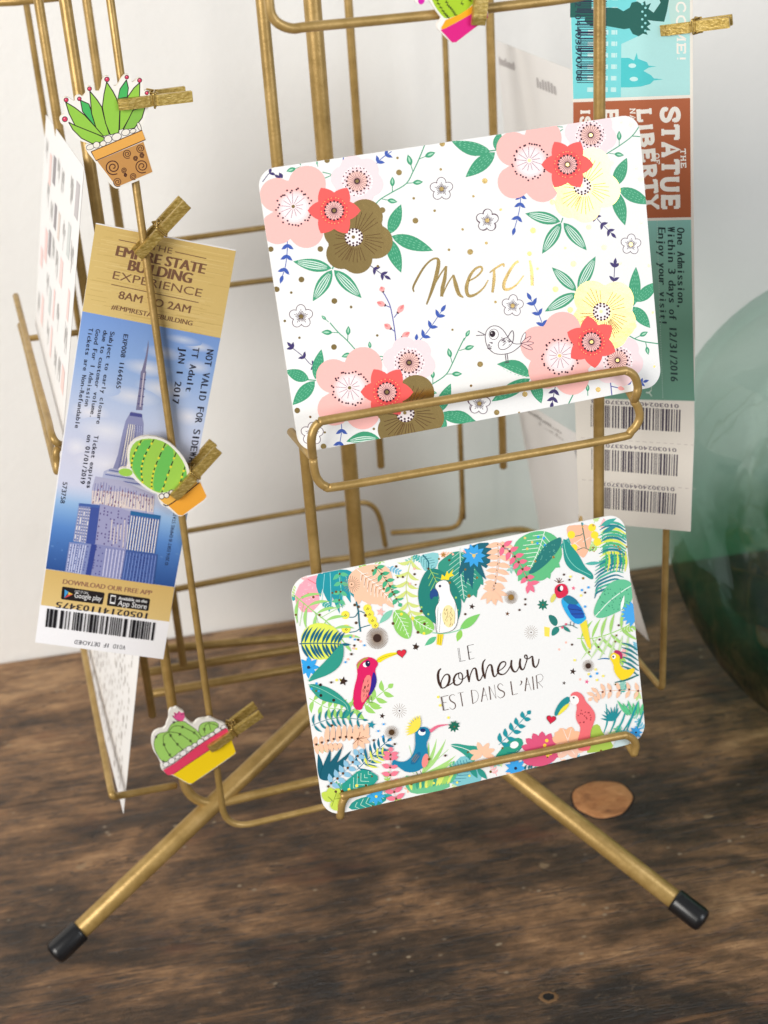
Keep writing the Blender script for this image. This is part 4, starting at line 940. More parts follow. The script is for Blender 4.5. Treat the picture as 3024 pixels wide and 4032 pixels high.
def heart(x, y, r, col, rot=0):
    P = []
    for k in range(28):
        t = 2 * math.pi * k / 28; hx, hy = 16 * math.sin(t) ** 3, -(13 * math.cos(t) - 5 * math.cos(2 * t) - 2 * math.cos(3 * t) - math.cos(4 * t)); a = math.radians(rot)
        P.append((x + r / 16 * (hx * math.cos(a) - hy * math.sin(a)), y + r / 16 * (hx * math.sin(a) + hy * math.cos(a))))
    A.poly(P, (110, 30, 30)); A.poly([(x + (p - x) * .88, y + (q - y) * .88) for p, q in P], col)
heart(998, 45, 40, (222, 36, 62), -8); A.strokes([(730, 410, 735, 445), (750, 400, 755, 440), (730, 445, 765, 450)], 3, (80, 60, 60))
# --- lower left foliage
frond([(250, 420), (380, 490), (480, 505), (590, 520)], 6, 105, 34, (160, 214, 112), 68, 6, True, .1, .1)
A.poly([(230, 305), (300, 300), (400, 325), (490, 380), (545, 440), (585, 480), (585, 540), (540, 582), (500, 578), (545, 530), (550, 490), (480, 460), (380, 445), (310, 410)], (40, 152, 134), 0, 2)
A.stroke([(240, 305), (350, 345), (450, 400), (540, 460), (565, 520)], 4, (150, 214, 190)); A.dots([(338, 308), (342, 394), (446, 432)], 13, (40, 26, 18)); A.dots([(325, 358), (306, 296), (265, 340)], 10, SKY)
frond([(270, 640), (400, 590), (520, 575), (680, 590)], 8, 90, 18, (12, 126, 140), 65, 4, True, .2, .1)
for k in range(10): x = 285 + 46 * k; A.leaf(x + 10, 800 - k * 6, x + 20, 640 - 2 * k + (k < 2) * 90, 40, PEACH, 0, .6)
for t in (-150, -95, -50, -15, 20, 60, 110): A.leaf(645, 745, 645 + 100 * math.cos(math.radians(t)), 745 + 92 * math.sin(math.radians(t)), 42, PEACH, 0, .6)
for k in range(6): A.leaf(300 + 38 * k, 780, 320 + 38 * k, 880 - 8 * k, 38, PEACH, 0, .6)
A.strokes([(645, 745, 660, 690), (645, 745, 690, 725), (645, 745, 715, 735), (645, 745, 680, 770), (645, 745, 640, 800), (645, 745, 600, 790)], 4, (120, 72, 40)); A.dots([(305, 795), (350, 778), (400, 762), (446, 748), (495, 735), (545, 730), (592, 735), (640, 745)], 10, (84, 50, 30))
for x1, y1 in ((320, 870), (420, 830), (520, 800), (590, 840), (560, 930), (470, 1040)): A.leaf(335, 1075, x1, y1, 46, (6, 92, 112), .05)
frond([(640, 1000), (720, 920), (800, 840), (880, 770)], 7, 120, 22, (0, 110, 140), 55, 6, True, .4, .05); frond([(700, 980), (780, 900), (860, 860)], 4, 90, 16, (230, 236, 90), 60, 3, True, .4, .05)
berries([(400, 1130), (500, 1050), (580, 960), (660, 860)], 6, 82, 40, (142, 194, 222), 5, 66, 11)
A.poly([(500, 1130), (560, 1080), (660, 990), (750, 1010), (820, 1060), (760, 1130), (640, 1170), (560, 1220)], (34, 156, 140), 0, 1); rib(560, 1190, 740, 1020, 6, 90, (200, 238, 214), 4, 45)
for k in range(6): t = math.radians(-150 + 44 * k); A.leaf(440, 1250, 440 + 105 * math.cos(t), 1240 + 100 * math.sin(t), 80, (198, 220, 84), 0, .6)
A.strokes([(430, 1300, 470, 1180), (440, 1260, 400, 1220), (450, 1240, 500, 1230)], 4, (120, 140, 40)); A.dots([(462, 1178), (555, 1180), (402, 1137)], 11, (96, 70, 40)); A.dots([(570, 1160), (632, 1128)], 13, (250, 236, 90))
A.poly([(560, 1330), (600, 1260), (700, 1220), (880, 1190), (870, 1270), (700, 1320)], (34, 150, 140), 0, 1); rib(600, 1310, 860, 1220, 6, 60, (200, 238, 214), 4, 45); flower(790, 1215, 80, (60, 170, 226), 8, (250, 226, 80))
berries([(960, 1260), (930, 1150), (905, 1040), (905, 920), (908, 850)], 7, 84, 40, (240, 124, 146), 4, 72, 9)
# --- blue bird
for x1, y1 in ((1285, 740), (1360, 745), (1220, 770), (1440, 880), (1430, 920)): A.leaf(1160, 1040, x1, y1, 30, (172, 220, 128), .06)
A.strokes([(1150, 1040, 1380, 830), (1120, 1030, 1060, 800), (1100, 1030, 1000, 950)], 4, (180, 222, 150))
bb = [(1105, 720), (1110, 670), (1150, 645), (1200, 645), (1230, 680), (1220, 730), (1195, 780), (1210, 850), (1212, 910), (1180, 970), (1120, 1012), (1040, 1018), (985, 985), (950, 950), (912, 965), (930, 905), (965, 930), (1030, 930), (1085, 880), (1110, 800)]
A.poly(bb, (14, 128, 168), 0, 1); A.ell(1188, 920, 26, 58, 12, (246, 142, 134)); A.poly([(1060, 950), (1100, 870), (1150, 840), (1150, 890), (1110, 950)], (10, 106, 150), 0, 1); A.strokes([(1085, 930, 1125, 870), (1098, 935, 1138, 880), (1078, 915, 1115, 865)], 4, (150, 120, 60))
for k in range(9): t = math.radians(208 - 14 * k); A.leaf(1140, 655, 1150 + (130 - 3 * k) * math.cos(t), 665 - (120) * math.sin(t) * (1 if k > 3 else .9), 24, (244, 226, 80))
A.ell(1160, 690, 30, 24, 0, (250, 250, 250)); A.ell(1168, 672, 22, 16, 0, (16, 40, 100)); A.stroke([(1228, 682), (1290, 640), (1375, 625)], [26, 20, 5], (232, 110, 140))
flower(1425, 642, 52, (8, 106, 84), 9, (120, 90, 60)); A.strokes([(1120, 1015, 1130, 1040), (1150, 1005, 1160, 1030)], 4, (60, 60, 60))
star(525, 280, 36, BRN, -80); star(842, 560, 26, BRN, -80); star(752, 630, 36, (20, 140, 158), -80); star(1118, 0, 26, BRN, -80)
burst(915, 690, 56, (76, 50, 20), 34, .42); burst(982, 516, 60, (70, 40, 40), 16, .12)
A.dots([(770, 755), (425, 285), (588, 54), (940, 786), (1352, 878), (430, 636)], 10, (84, 54, 36)); A.dots([(843, 726), (905, 752), (850, 624), (806, 680)], 9, SKY); A.dots([(1380, 570), (1296, 402), (1312, 470), (470, 268)], 11, (250, 236, 100))
# --- bottom middle
big_leaf([(1380, 795), (1440, 780), (1540, 800), (1600, 800), (1660, 830), (1640, 900), (1560, 930), (1500, 860)], (44, 156, 136), [(1390, 795), (1500, 820), (1640, 880)])
A.poly([(1400, 1000), (1420, 950), (1500, 870), (1580, 930), (1660, 1000), (1640, 1110), (1400, 1140)], (128, 198, 206), 0, 1); rib(1410, 1110, 1560, 900, 8, 100, (30, 110, 140), 4, 50)
A.poly([(1000, 1040), (1150, 1060), (1300, 1080), (1390, 1100), (1390, 1150), (1150, 1200), (1050, 1180)], (112, 196, 144), 0, 1)
for k in range(16): A.leaf(1060 + 22 * k, 1170 - 4 * k, 1050 + 26 * k + rnd.uniform(-20, 20), 1080 - 5 * k, 26, rnd.choice([LIME, MINT, (60, 160, 130), (222, 236, 110)]))
A.dots([(1200, 1135), (1260, 1105), (1550, 1045), (1450, 1100)], 10, (250, 236, 100))
A.crop(1850, 2600, .4822)
for t in (-110, -60, -20, 20, 150, 190): A.leaf(100, 760, 100 + 110 * math.cos(math.radians(t)), 760 + 100 * math.sin(math.radians(t)), 46, PEACH, 0, .6)
for x0, y0, x1, y1 in ((0, 860, 60, 960), (60, 880, 140, 970)): A.leaf(x0, y0, x1, y1, 46, (40, 150, 136))
A.poly([(200, 790), (260, 720), (330, 640), (420, 630), (440, 690), (390, 740), (300, 780), (230, 830)], (40, 156, 130), 0, 1); A.ell(362, 690, 36, 28, -20, (246, 246, 245)); A.stroke([(300, 750), (380, 750), (430, 700)], 8, (20, 130, 130))
frond([(235, 690), (310, 620), (390, 530), (470, 440)], 5, 84, 36, (14, 146, 158), 55, 4, True, .35, .08)
for k in range(9): t = math.radians(-190 + 25 * k); A.leaf(590, 745, 590 + 175 * math.cos(t), 745 + 165 * math.sin(t), 74, (222, 84, 124), 0, .5)
A.ell(570, 790, 145, 75, -8, (222, 84, 124)); A.dots([(628, 655), (612, 695), (630, 735), (636, 775), (660, 760)], 15, (250, 214, 70))
flower(372, 880, 90, (56, 164, 232), 9, (30, 40, 70)); frond([(440, 900), (520, 880)], 3, 50, 16, TEAL2)
for t in (-120, -75, -35, 140, 190, 215): A.leaf(800, 660, 800 + 130 * math.cos(math.radians(t)), 660 + 120 * math.sin(math.radians(t)), 84, (250, 190, 150), 0, .5)
for t in (20, 60, 120, 160): A.leaf(800, 700, 800 + 150 * math.cos(math.radians(t)), 700 + 110 * math.sin(math.radians(t)), 80, (248, 200, 176), 0, .5)
A.strokes([(800, 650, 760, 560), (800, 660, 830, 560), (800, 690, 740, 760), (800, 690, 860, 770)], 4, (255, 244, 236))
A.poly([(950, 760), (990, 640), (1000, 540), (1060, 520), (1090, 600), (1180, 690), (1170, 730), (1000, 760)], (170, 200, 80), 0, 1)
# pink toucan
tb_ = [(820, 290), (845, 260), (890, 258), (930, 290), (950, 340), (990, 380), (1025, 430), (1030, 475), (1010, 530), (990, 580), (985, 640), (990, 735), (930, 745), (880, 735), (880, 660), (905, 580), (905, 540), (875, 500), (866, 450), (880, 380), (860, 340)]
A.poly(tb_, (240, 110, 116), 0, 1); A.poly([(815, 300), (855, 285), (890, 305), (895, 345), (860, 372), (825, 350)], (252, 246, 244), 0, 1); A.dot(850, 306, 8, (40, 40, 60))
A.poly([(812, 290), (820, 345), (770, 370), (730, 420), (706, 462), (688, 440), (710, 380), (755, 320)], (14, 140, 146), 0, 1); A.poly([(818, 348), (800, 390), (755, 430), (715, 458), (735, 410), (775, 368)], (240, 228, 70), 0, 1)
heart(664, 482, 40, (214, 20, 60), 8); A.dots([(rnd.uniform(885, 1000), rnd.uniform(390, 520)) for _ in range(16)], 6, (170, 50, 60))
frond([(1420, 260), (1280, 250), (1160, 252), (1060, 262), (1000, 310)], 7, 74, 30, PEACH, 68, 4, True, .1, 0); A.dots([(1090, 262), (1155, 254), (1230, 250), (1310, 244), (1385, 256)], 9, (120, 60, 40))
for k in range(4): A.stroke([(1100 + 50 * k, 600), (1130 + 62 * k, 500), (1120 + 90 * k, 360)], [6, 16, 6], (30, 158, 160))
for k in range(8): t = math.radians(-170 + 17 * k); A.leaf(1180, 500, 1180 + 110 * math.cos(t), 500 + 120 * math.sin(t), 18, (20, 140, 150))
for k in range(6): A.leaf(1300 + 20 * k, 460, 1210 + 44 * k, 330 + 20 * (k % 2), 26, (90, 196, 136))
A.stroke([(1290, 580), (1340, 450), (1380, 350)], [8, 18, 8], (12, 150, 160)); A.stroke([(1360, 600), (1400, 500), (1430, 420)], [8, 16, 8], (12, 150, 160)); flower(1365, 595, 56, (56, 164, 232), 8); A.poly([(1180, 700), (1200, 650), (1320, 640), (1300, 700), (1190, 725)], (200, 220, 222))
# --- right edge and top right (crop b)
A.crop(1900, 2000, .4521)
def C2(*a): pass
A.poly([(270, 300), (400, 215), (530, 195), (640, 240), (690, 330), (700, 450), (560, 620), (500, 640), (330, 640), (250, 500)], (96, 192, 130), 0, 2)
for x1, y1 in ((310, 640), (480, 640), (590, 620), (680, 520)): A.leaf(480, 380, x1, y1, 80, (96, 192, 130), 0, .5)
A.stroke([(545, 200), (490, 370), (410, 540)], 6, (236, 248, 238)); rib(540, 215, 420, 520, 8, 150, (236, 248, 238), 5, 62); A.dots([(370, 262), (433, 300), (390, 356)], 12, (236, 206, 120)); A.dots([(487, 252), (536, 264), (480, 308), (546, 326)], 12, SKY)
berries([(130, 300), (135, 420), (120, 560), (90, 720)], 7, 110, 40, PEACH, 5, 80, 5)
for t in (50, 80, 110, 140): A.leaf(80, 720, 80 + 130 * math.cos(math.radians(t)), 720 + 125 * math.sin(math.radians(t)), 44, PEACH)
berries([(150, 310), (260, 400), (330, 500), (400, 640)], 6, 92, 42, (240, 112, 142), 5, 68, 11)
for t in (60, 100, -10): A.leaf(405, 660, 405 + 95 * math.cos(math.radians(t)), 660 + 90 * math.sin(math.radians(t)), 40, (240, 112, 142))
A.poly([(690, 250), (640, 270), (560, 310), (490, 400), (440, 510), (390, 575), (450, 570), (560, 490), (640, 400), (690, 320)], (22, 120, 116), 0, 2); A.dots([(rnd.uniform(500, 640), rnd.uniform(300, 460)) for _ in range(24)], 4, (110, 190, 170))
A.poly([(720, 160), (830, 150), (960, 150), (960, 300), (900, 440), (860, 430), (780, 330)], (250, 190, 156), 0, 2); A.strokes([(780, 330, 870, 270), (800, 300, 860, 350), (880, 300, 940, 260)], 5, (255, 236, 226))
for x, y, r in ((778, 236, 34), (800, 350, 32), (962, 175, 34), (985, 240, 34), (1010, 300, 36)): A.dot(x, y, r, (250, 226, 50))
A.stroke([(870, 130), (890, 240), (910, 350)], 9, (20, 110, 100)); A.stroke([(810, 250), (860, 240), (880, 225)], 6, (20, 110, 100)); A.stroke([(830, 370), (890, 350), (950, 372), (985, 345)], 6, (20, 110, 100))
A.poly([(700, 250), (780, 330), (850, 420), (900, 520), (975, 580), (970, 640), (880, 580), (780, 550), (720, 480), (705, 370)], (24, 148, 138), 0, 2); A.stroke([(708, 280), (740, 420), (820, 520), (950, 590)], 5, (140, 220, 200))
for k in range(13):
    y = 130 + 26 * k; A.stroke([(1020 + (k % 3) * 10, y + 40), (1100, y + 5), (1190, y + 10), (1265, y + 55)], [4, 20, 22, 8], [(60, 172, 150), (10, 124, 140), (226, 232, 80), (76, 184, 120)][k % 4])
for k in range(9):
    A.stroke([(1250 - 2 * k, 420 + 38 * k), (1160, 420 + 34 * k), (1060 - 6 * k, 480 + 32 * k), (990 - 4 * (k % 3), 520 + 34 * k)], [4, 15, 17, 4], [(10, 132, 146), (60, 176, 150), (16, 120, 140)][k % 3])
for k in range(8): A.stroke([(1080 + 25 * k, 380), (1090 + 25 * k, 470), (1070 + 26 * k, 560)], [5, 20, 5], [(70, 184, 110), (226, 232, 80), (10, 132, 146)][k % 3])
A.leaf(900, 490, 1050, 480, 30, (80, 180, 168)); A.leaf(1040, 160, 1180, 95, 44, (60, 170, 156)); A.leaf(1050, 220, 1200, 150, 36, (30, 140, 146))
A.poly([(1000, 820), (1080, 690), (1180, 620), (1310, 640), (1330, 760), (1290, 860), (1170, 920), (1060, 965), (990, 960), (970, 910)], (98, 194, 148), 0, 2)
A.stroke([(985, 950), (1110, 820), (1230, 730), (1315, 680)], 7, (236, 248, 240)); A.dots([(rnd.uniform(1020, 1290), rnd.uniform(690, 900)) for _ in range(50)], 5, (50, 140, 110)); A.leaf(1215, 900, 1245, 765, 26, (250, 250, 248))
frond([(830, 1140), (960, 1140), (1090, 1110), (1220, 1060), (1340, 1000)], 6, 190, 26, (164, 214, 112), 58, 8, True, .1, .05)
for k in range(6): A.leaf(1030 + 50 * k, 1110, 860 + 80 * k, 1330, 18, (200, 228, 170))
for t in range(8): A.leaf(1340, 930, 1340 - 130 * math.cos(math.radians(-70 + 20 * t)), 930 + 120 * math.sin(math.radians(-70 + 20 * t)), 40, (66, 166, 236))
# red-headed blue parrot
pb = [(690, 790), (740, 755), (800, 785), (860, 850), (905, 950), (905, 975), (850, 1020), (790, 1000), (730, 920), (690, 840)]
A.poly([(850, 1000), (910, 980), (950, 1200), (950, 1240), (920, 1210), (880, 1110)], (240, 222, 60)); A.poly(pb, (36, 170, 228), 0, 1); A.poly([(690, 785), (745, 755), (810, 790), (850, 840), (760, 850)], (20, 120, 150), 0, 1); A.poly([(725, 830), (850, 850), (895, 940), (880, 965), (790, 965)], (16, 84, 178), 0, 1); A.strokes([(750, 880, 870, 895), (780, 925, 890, 925)], 6, (16, 40, 110))
A.poly([(625, 720), (640, 680), (680, 658), (730, 668), (750, 720), (745, 755), (690, 790), (650, 785)], (220, 30, 72), 0, 1); A.poly([(630, 740), (645, 775), (625, 810), (600, 832), (590, 800), (605, 765)], (226, 216, 110), 0, 1); A.ell(676, 706, 24, 26, 0, (30, 24, 30)); A.ell(690, 700, 14, 22, 0, (250, 250, 250))
for t in (-150, -115, -85, -55, -20): A.stroke([(668, 655), (668 + 46 * math.cos(math.radians(t)), 655 + 46 * math.sin(math.radians(t)))], 6, (110, 60, 30), n=1)
flower(528, 845, 52, (14, 116, 96), 8, (120, 90, 50)); big_leaf([(572, 925), (640, 945), (665, 1000), (640, 1040), (590, 1000)], (28, 120, 112)); big_leaf([(600, 1120), (610, 1050), (660, 1030), (680, 1070), (640, 1110)], (28, 130, 120)); A.poly([(540, 1035), (590, 1045), (585, 1125), (542, 1118)], (252, 226, 90)); A.leaf(700, 1030, 770, 1085, 30, (28, 130, 120)); A.dots([(730, 1015), (698, 1042)], 11, (232, 90, 120)); A.stroke([(650, 1040), (760, 1020), (830, 1050)], 5, (28, 120, 112)); A.strokes([(770, 990, 765, 1030), (800, 1000, 795, 1035)], 5, (20, 20, 60))
burst(248, 778, 60, (150, 110, 40), 36, .42); burst(425, 1085, 62, (110, 90, 80), 18, .12); burst(925, 1378, 54, BRN, 30, .45)
star(218, 922, 22, (110, 66, 30), -80); star(792, 1428, 32, BRN, -80); star(798, 702, 22, (236, 110, 140), -80); star(915, 1518, 22, (236, 90, 140), -80); star(714, 1528, 18, BRN, -80)
A.dots([(372, 795), (372, 840), (321, 888), (782, 1192), (1025, 1150), (1015, 1215), (1195, 1027), (898, 740), (712, 582), (760, 628)], 10, (84, 54, 40)); A.dots([(870, 718), (928, 695), (898, 862), (945, 1470), (1003, 1445)], 11, SKY); A.dots([(806, 1328), (990, 1410), (930, 1450), (1058, 1468), (1002, 1502), (770, 600), (862, 765)], 11, (250, 236, 110)); A.dots([(732, 1175), (672, 1235), (856, 1497)], 11, (250, 196, 180))
# yellow bird on the right edge
for k in range(6): A.stroke([(1220, 1180 + 40 * k), (1290, 1200 + 42 * k), (1370, 1250 + 44 * k)], [4, 22, 6], (26, 124, 132))
yb_ = [(1112, 1310), (1130, 1270), (1170, 1262), (1205, 1290), (1200, 1350), (1215, 1390), (1260, 1420), (1340, 1395), (1330, 1440), (1280, 1490), (1220, 1510), (1185, 1480), (1150, 1420), (1150, 1370)]
A.poly(yb_, (250, 216, 24), 0, 1); A.poly([(1145, 1262), (1170, 1238), (1215, 1255), (1232, 1300), (1215, 1330), (1200, 1285)], (180, 36, 92), 0, 1); A.ell(1150, 1300, 18, 20, 0, (250, 250, 250)); A.dot(1145, 1300, 9, (30, 30, 50)); A.stroke([(1112, 1320), (1060, 1315), (1010, 1325)], [10, 9, 4], (20, 110, 170)); A.stroke([(1160, 1525), (1270, 1500), (1370, 1460)], [8, 16, 10], (10, 110, 110))
A.crop(0, 0, 1)
for k in range(46):
    e = rnd.random(); d_ = rnd.uniform(0.01, .16); a_, b_ = ((rnd.random(), d_) if e < .4 else (rnd.random(), 1 - d_) if e < .7 else (d_, rnd.random()) if e < .85 else (1 - d_, rnd.random()))
    A.dot(*bl_(a_, b_), rnd.uniform(3, 5.5), (200, 160, 84), 1)
# lettering
A.crop(1650, 2500, .3315)
TX = (52, 30, 20)
def T(ps, wd, c=TX): A.stroke(ps, wd, c, n=1 if len(ps) < 3 else 4)
T([(460, 155), (482, 318)], 5); T([(474, 153), (496, 312)], 5); T([(482, 316), (552, 302)], 5); T([(575, 128), (598, 292)], 14); T([(575, 128), (650, 112)], 5); T([(585, 208), (622, 202)], 5); T([(598, 292), (658, 274)], 5)
B2 = (58, 30, 14)
T([(262, 398), (235, 430), (225, 490), (238, 570), (268, 632)], [12, 26, 32, 32, 22], B2); T([(268, 632), (262, 560), (300, 485), (340, 468), (362, 500), (352, 570), (310, 622), (268, 632)], [14, 14, 14, 16, 28, 28, 14, 16], B2)
T([(330, 612), (390, 575), (430, 540)], [12, 13, 14], B2); T([(490, 448), (440, 470), (412, 530), (425, 588), (475, 590), (512, 545), (515, 480), (490, 448), (470, 470), (480, 520), (530, 520), (570, 480)], [12, 20, 26, 22, 14, 16, 16, 13, 10, 10, 11, 11], B2)
T([(572, 412), (582, 490), (596, 560)], [24, 28, 18], B2); T([(596, 560), (608, 480), (640, 405), (672, 402), (685, 470), (700, 535), (730, 530), (760, 470)], [12, 13, 14, 22, 28, 22, 13, 12], B2)
T([(788, 288), (760, 330), (755, 400), (768, 470), (785, 520)], [10, 20, 28, 28, 16], B2); T([(785, 520), (795, 440), (825, 365), (858, 360), (870, 420), (885, 485), (910, 490), (945, 430)], [12, 13, 14, 22, 28, 22, 13, 12], B2)
T([(925, 440), (990, 400), (1030, 350), (1015, 318), (970, 335), (940, 400), (945, 455), (1000, 470), (1050, 430), (1085, 370)], [11, 12, 13, 15, 20, 27, 25, 14, 12, 12], B2)
T([(1100, 298), (1095, 370), (1118, 425), (1150, 438), (1185, 390), (1200, 300)], [20, 28, 26, 14, 12, 12], B2); T([(1205, 280), (1198, 350), (1215, 405), (1245, 405), (1270, 340)], [20, 28, 26, 14, 12], B2)
T([(1270, 340), (1285, 285), (1280, 245), (1258, 245), (1260, 275), (1300, 285), (1345, 255), (1352, 300), (1362, 365), (1390, 385), (1418, 340), (1428, 285)], [12, 15, 17, 16, 12, 12, 16, 26, 27, 15, 12, 12], B2)
ET = (92, 70, 62)
T([(262, 735), (290, 895)], 13, ET); T([(262, 735), (345, 715)], 5, ET); T([(275, 805), (320, 798)], 5, ET); T([(290, 895), (352, 880)], 5, ET)
T([(428, 718), (395, 708), (362, 735), (375, 780), (425, 815), (430, 860), (395, 885), (362, 862)], [5, 6, 12, 15, 15, 12, 6, 4], ET)
T([(462, 692), (530, 678)], 5, ET); T([(492, 690), (518, 848)], 13, ET); T([(620, 655), (640, 818)], 13, ET); T([(622, 655), (680, 665), (705, 720), (690, 780), (642, 818)], 5, ET)
T([(768, 625), (742, 795)], 14, ET); T([(768, 625), (818, 778)], 4, ET); T([(750, 725), (802, 712)], 5, ET); T([(832, 610), (852, 770)], 14, ET); T([(836, 612), (915, 755)], 4, ET); T([(895, 592), (915, 755)], 5, ET)
T([(1000, 602), (965, 578), (935, 610), (955, 650), (1010, 680), (1010, 725), (965, 750), (932, 725)], [5, 6, 12, 15, 15, 12, 6, 4], ET); T([(1090, 552), (1112, 715)], 15, ET); T([(1112, 715), (1175, 698)], 6, ET)
A.stroke([(1205, 548), (1222, 558), (1212, 588), (1196, 600)], [8, 16, 10, 4], ET); T([(1282, 508), (1262, 670)], 15, ET); T([(1284, 508), (1335, 660)], 4, ET); T([(1265, 595), (1320, 585)], 5, ET); T([(1350, 495), (1366, 655)], 14, ET); T([(1395, 482), (1410, 642)], 13, ET)
T([(1398, 482), (1450, 468), (1475, 505), (1455, 550), (1408, 568)], 4.5, ET); T([(1420, 568), (1476, 628)], 4.5, ET)
o = A.build('greeting_card', OUT, 0.0007, [MAT_PRINT, MAT_FOIL])
tag(o, 'white card bordered with jungle leaves and colourful birds in the lowest front tray', 'greeting card')
curl(o, lambda t: -0.0014 * (2 * t - 0.9) ** 2, 0.009, 0)

# ------------------------------------------------------------------ gold and blue ticket pegged to the thin wire
TU = unit([0.972, 0.235, 0]); TNv = np.array([TU[1], -TU[0], 0])
TO = np.array([*E_, 0.4]) - TNv * 0.0032
A = Sheet(TO, TU, UP); A.base = (248, 247, 250); rnd = random.Random(21)
c1, c2, c3 = (0, 0, .66305), (100, 800, .60277), (0, 1700, .66305)
A.crop(0, 0, 1); OUT = [A.uv(*p) for p in ((381, 872), (660, 925), (928, 981), (905, 1130), (781, 1764), (683, 2300), (636, 2574), (380, 2546), (136, 2514), (258, 1662))]
OUT = [A.uv(*p) for p in ((378, 878), (928, 984), (781, 1764), (637, 2575), (136, 2514), (257, 1662))]
GT, BRNT = (204, 172, 98), (128, 92, 70)
A.crop(*c1); A.grad((568, 1330), (1402, 1492), (1310, 2010), (490, 1850), [(0, (220, 190, 118)), (.5, (226, 197, 126)), (1, (230, 202, 132))], 3)
sg = []
for k in range(170): t, q, l = rnd.random(), rnd.random(), rnd.uniform(.05, .3); x = 570 - 78 * t + 780 * q * .9; y = 1340 + 515 * t + 150 * q; sg.append((x, y, min(x + 780 * l, 1395 - 90 * t), y + 150 * (min(x + 780 * l, 1395 - 90 * t) - x) / 780))
A.strokes(sg[:85], 3, (212, 182, 110)); A.strokes(sg[85:], 3, (234, 208, 142))
A.strokes([(705, 1424, 880, 1460), (1040, 1496, 1226, 1537), (662, 1690, 1180, 1799)], 5, BRNT)
A.text('THE', (893, 1483), (1020, 1509), 36, BRNT); A.text('EMPIRE STATE', (688, 1518), (1212, 1628), 60, BRNT, .05); A.text('BUILDING', (760, 1605), (1132, 1684), 62, BRNT, .05)
A.text('EXPERIENCE', (667, 1656), (1194, 1766), 48, BRNT); A.text('8AM TO 2AM', (702, 1774), (1126, 1862), 46, BRNT, .02); A.text('#EMPIRESTATEBUILDING', (660, 1836), (1140, 1936), 28, BRNT, .03)
# sky picture: one quad down the ticket
A.crop(0, 0, 1)
tl, tr, br, bl = (325, 1227), (868.5, 1332.7), (683, 2300), (179, 2232)
A.grad(tl, tr, br, bl, [(0, (128, 166, 232)), (.16, (150, 184, 238)), (.35, (196, 210, 240)), (.55, (214, 216, 236)), (.68, (212, 216, 238)), (.74, (150, 188, 230)), (.84, (86, 134, 202)), (1, (44, 82, 148))], 30)
def tk(u_, v_): a = np.array(tl) + (np.array(tr) - tl) * u_; b = np.array(bl) + (np.array(br) - bl) * u_; return tuple(a + (b - a) * v_)
SKYS = [(0, (128, 166, 232)), (.16, (150, 184, 238)), (.35, (196, 210, 240)), (.55, (214, 216, 236)), (.68, (212, 216, 238)), (.74, (150, 188, 230)), (1, (120, 160, 215))]
def sky_c(v_):
    for (t0, c0), (t1, c1) in zip(SKYS, SKYS[1:]):
        if v_ <= t1: k = (v_ - t0) / (t1 - t0); return tuple(a + (b - a) * k for a, b in zip(c0, c1))
def puff(u_, v_, ru, rv, white):           # cloud puff of the printed sky: pale heart, edge in the sky's ink
    cx, cy = tk(u_, v_); ce = lin(white); n = 14; fs, cs = [], []
    for i in range(n):
        q = []
        for j in (i, i + 1):
            t = 2 * math.pi * (j % n) / n; uu, vv = u_ + ru * math.cos(t), v_ + rv * math.sin(t); q.append((A.uv(*tk(min(max(uu, 0.01), .99), max(vv, .005))), lin(sky_c(max(vv, 0)))))
        fs.append([A.uv(cx, cy), q[0][0], q[1][0]]); cs.append([ce, q[0][1], q[1][1]])
    lv = 0
    for f in fs: lv = max(lv, max(A.grid.get(c, 0) for c in A._cells(f)))
    for f, c in zip(fs, cs): A.faces.append((f, c, 0, lv + 1))
    for f in fs:
        for c in A._cells(f): A.grid[c] = lv + 1
for u_, v_, ru, rv, c in ((.86, .05, .12, .022, (222, 230, 246)), (.74, .035, .14, .02, (206, 220, 246)), (.62, .10, .16, .03, (212, 222, 246)), (.88, .13, .11, .03, (214, 224, 246)), (.52, .17, .2, .035, (226, 232, 248)), (.66, .24, .22, .04, (232, 236, 248)), (.44, .29, .22, .04, (228, 232, 246)), (.16, .38, .16, .04, (238, 238, 248)), (.30, .44, .24, .05, (232, 234, 246)),
                         (.88, .33, .12, .04, (234, 236, 248)), (.10, .52, .1, .04, (236, 236, 246)), (.34, .57, .26, .05, (232, 232, 244)), (.8, .5, .2, .05, (230, 232, 244)), (.22, .28, .14, .03, (196, 212, 244))): puff(u_, v_, ru, rv, c)
for k in range(46): x, y = tk(rnd.uniform(.02, .98), rnd.uniform(.86, .985)); A.ell(x, y, rnd.uniform(2, 7), rnd.uniform(1.5, 4), 8, rnd.choice([(70, 112, 176), (92, 134, 194), (52, 90, 152)]))
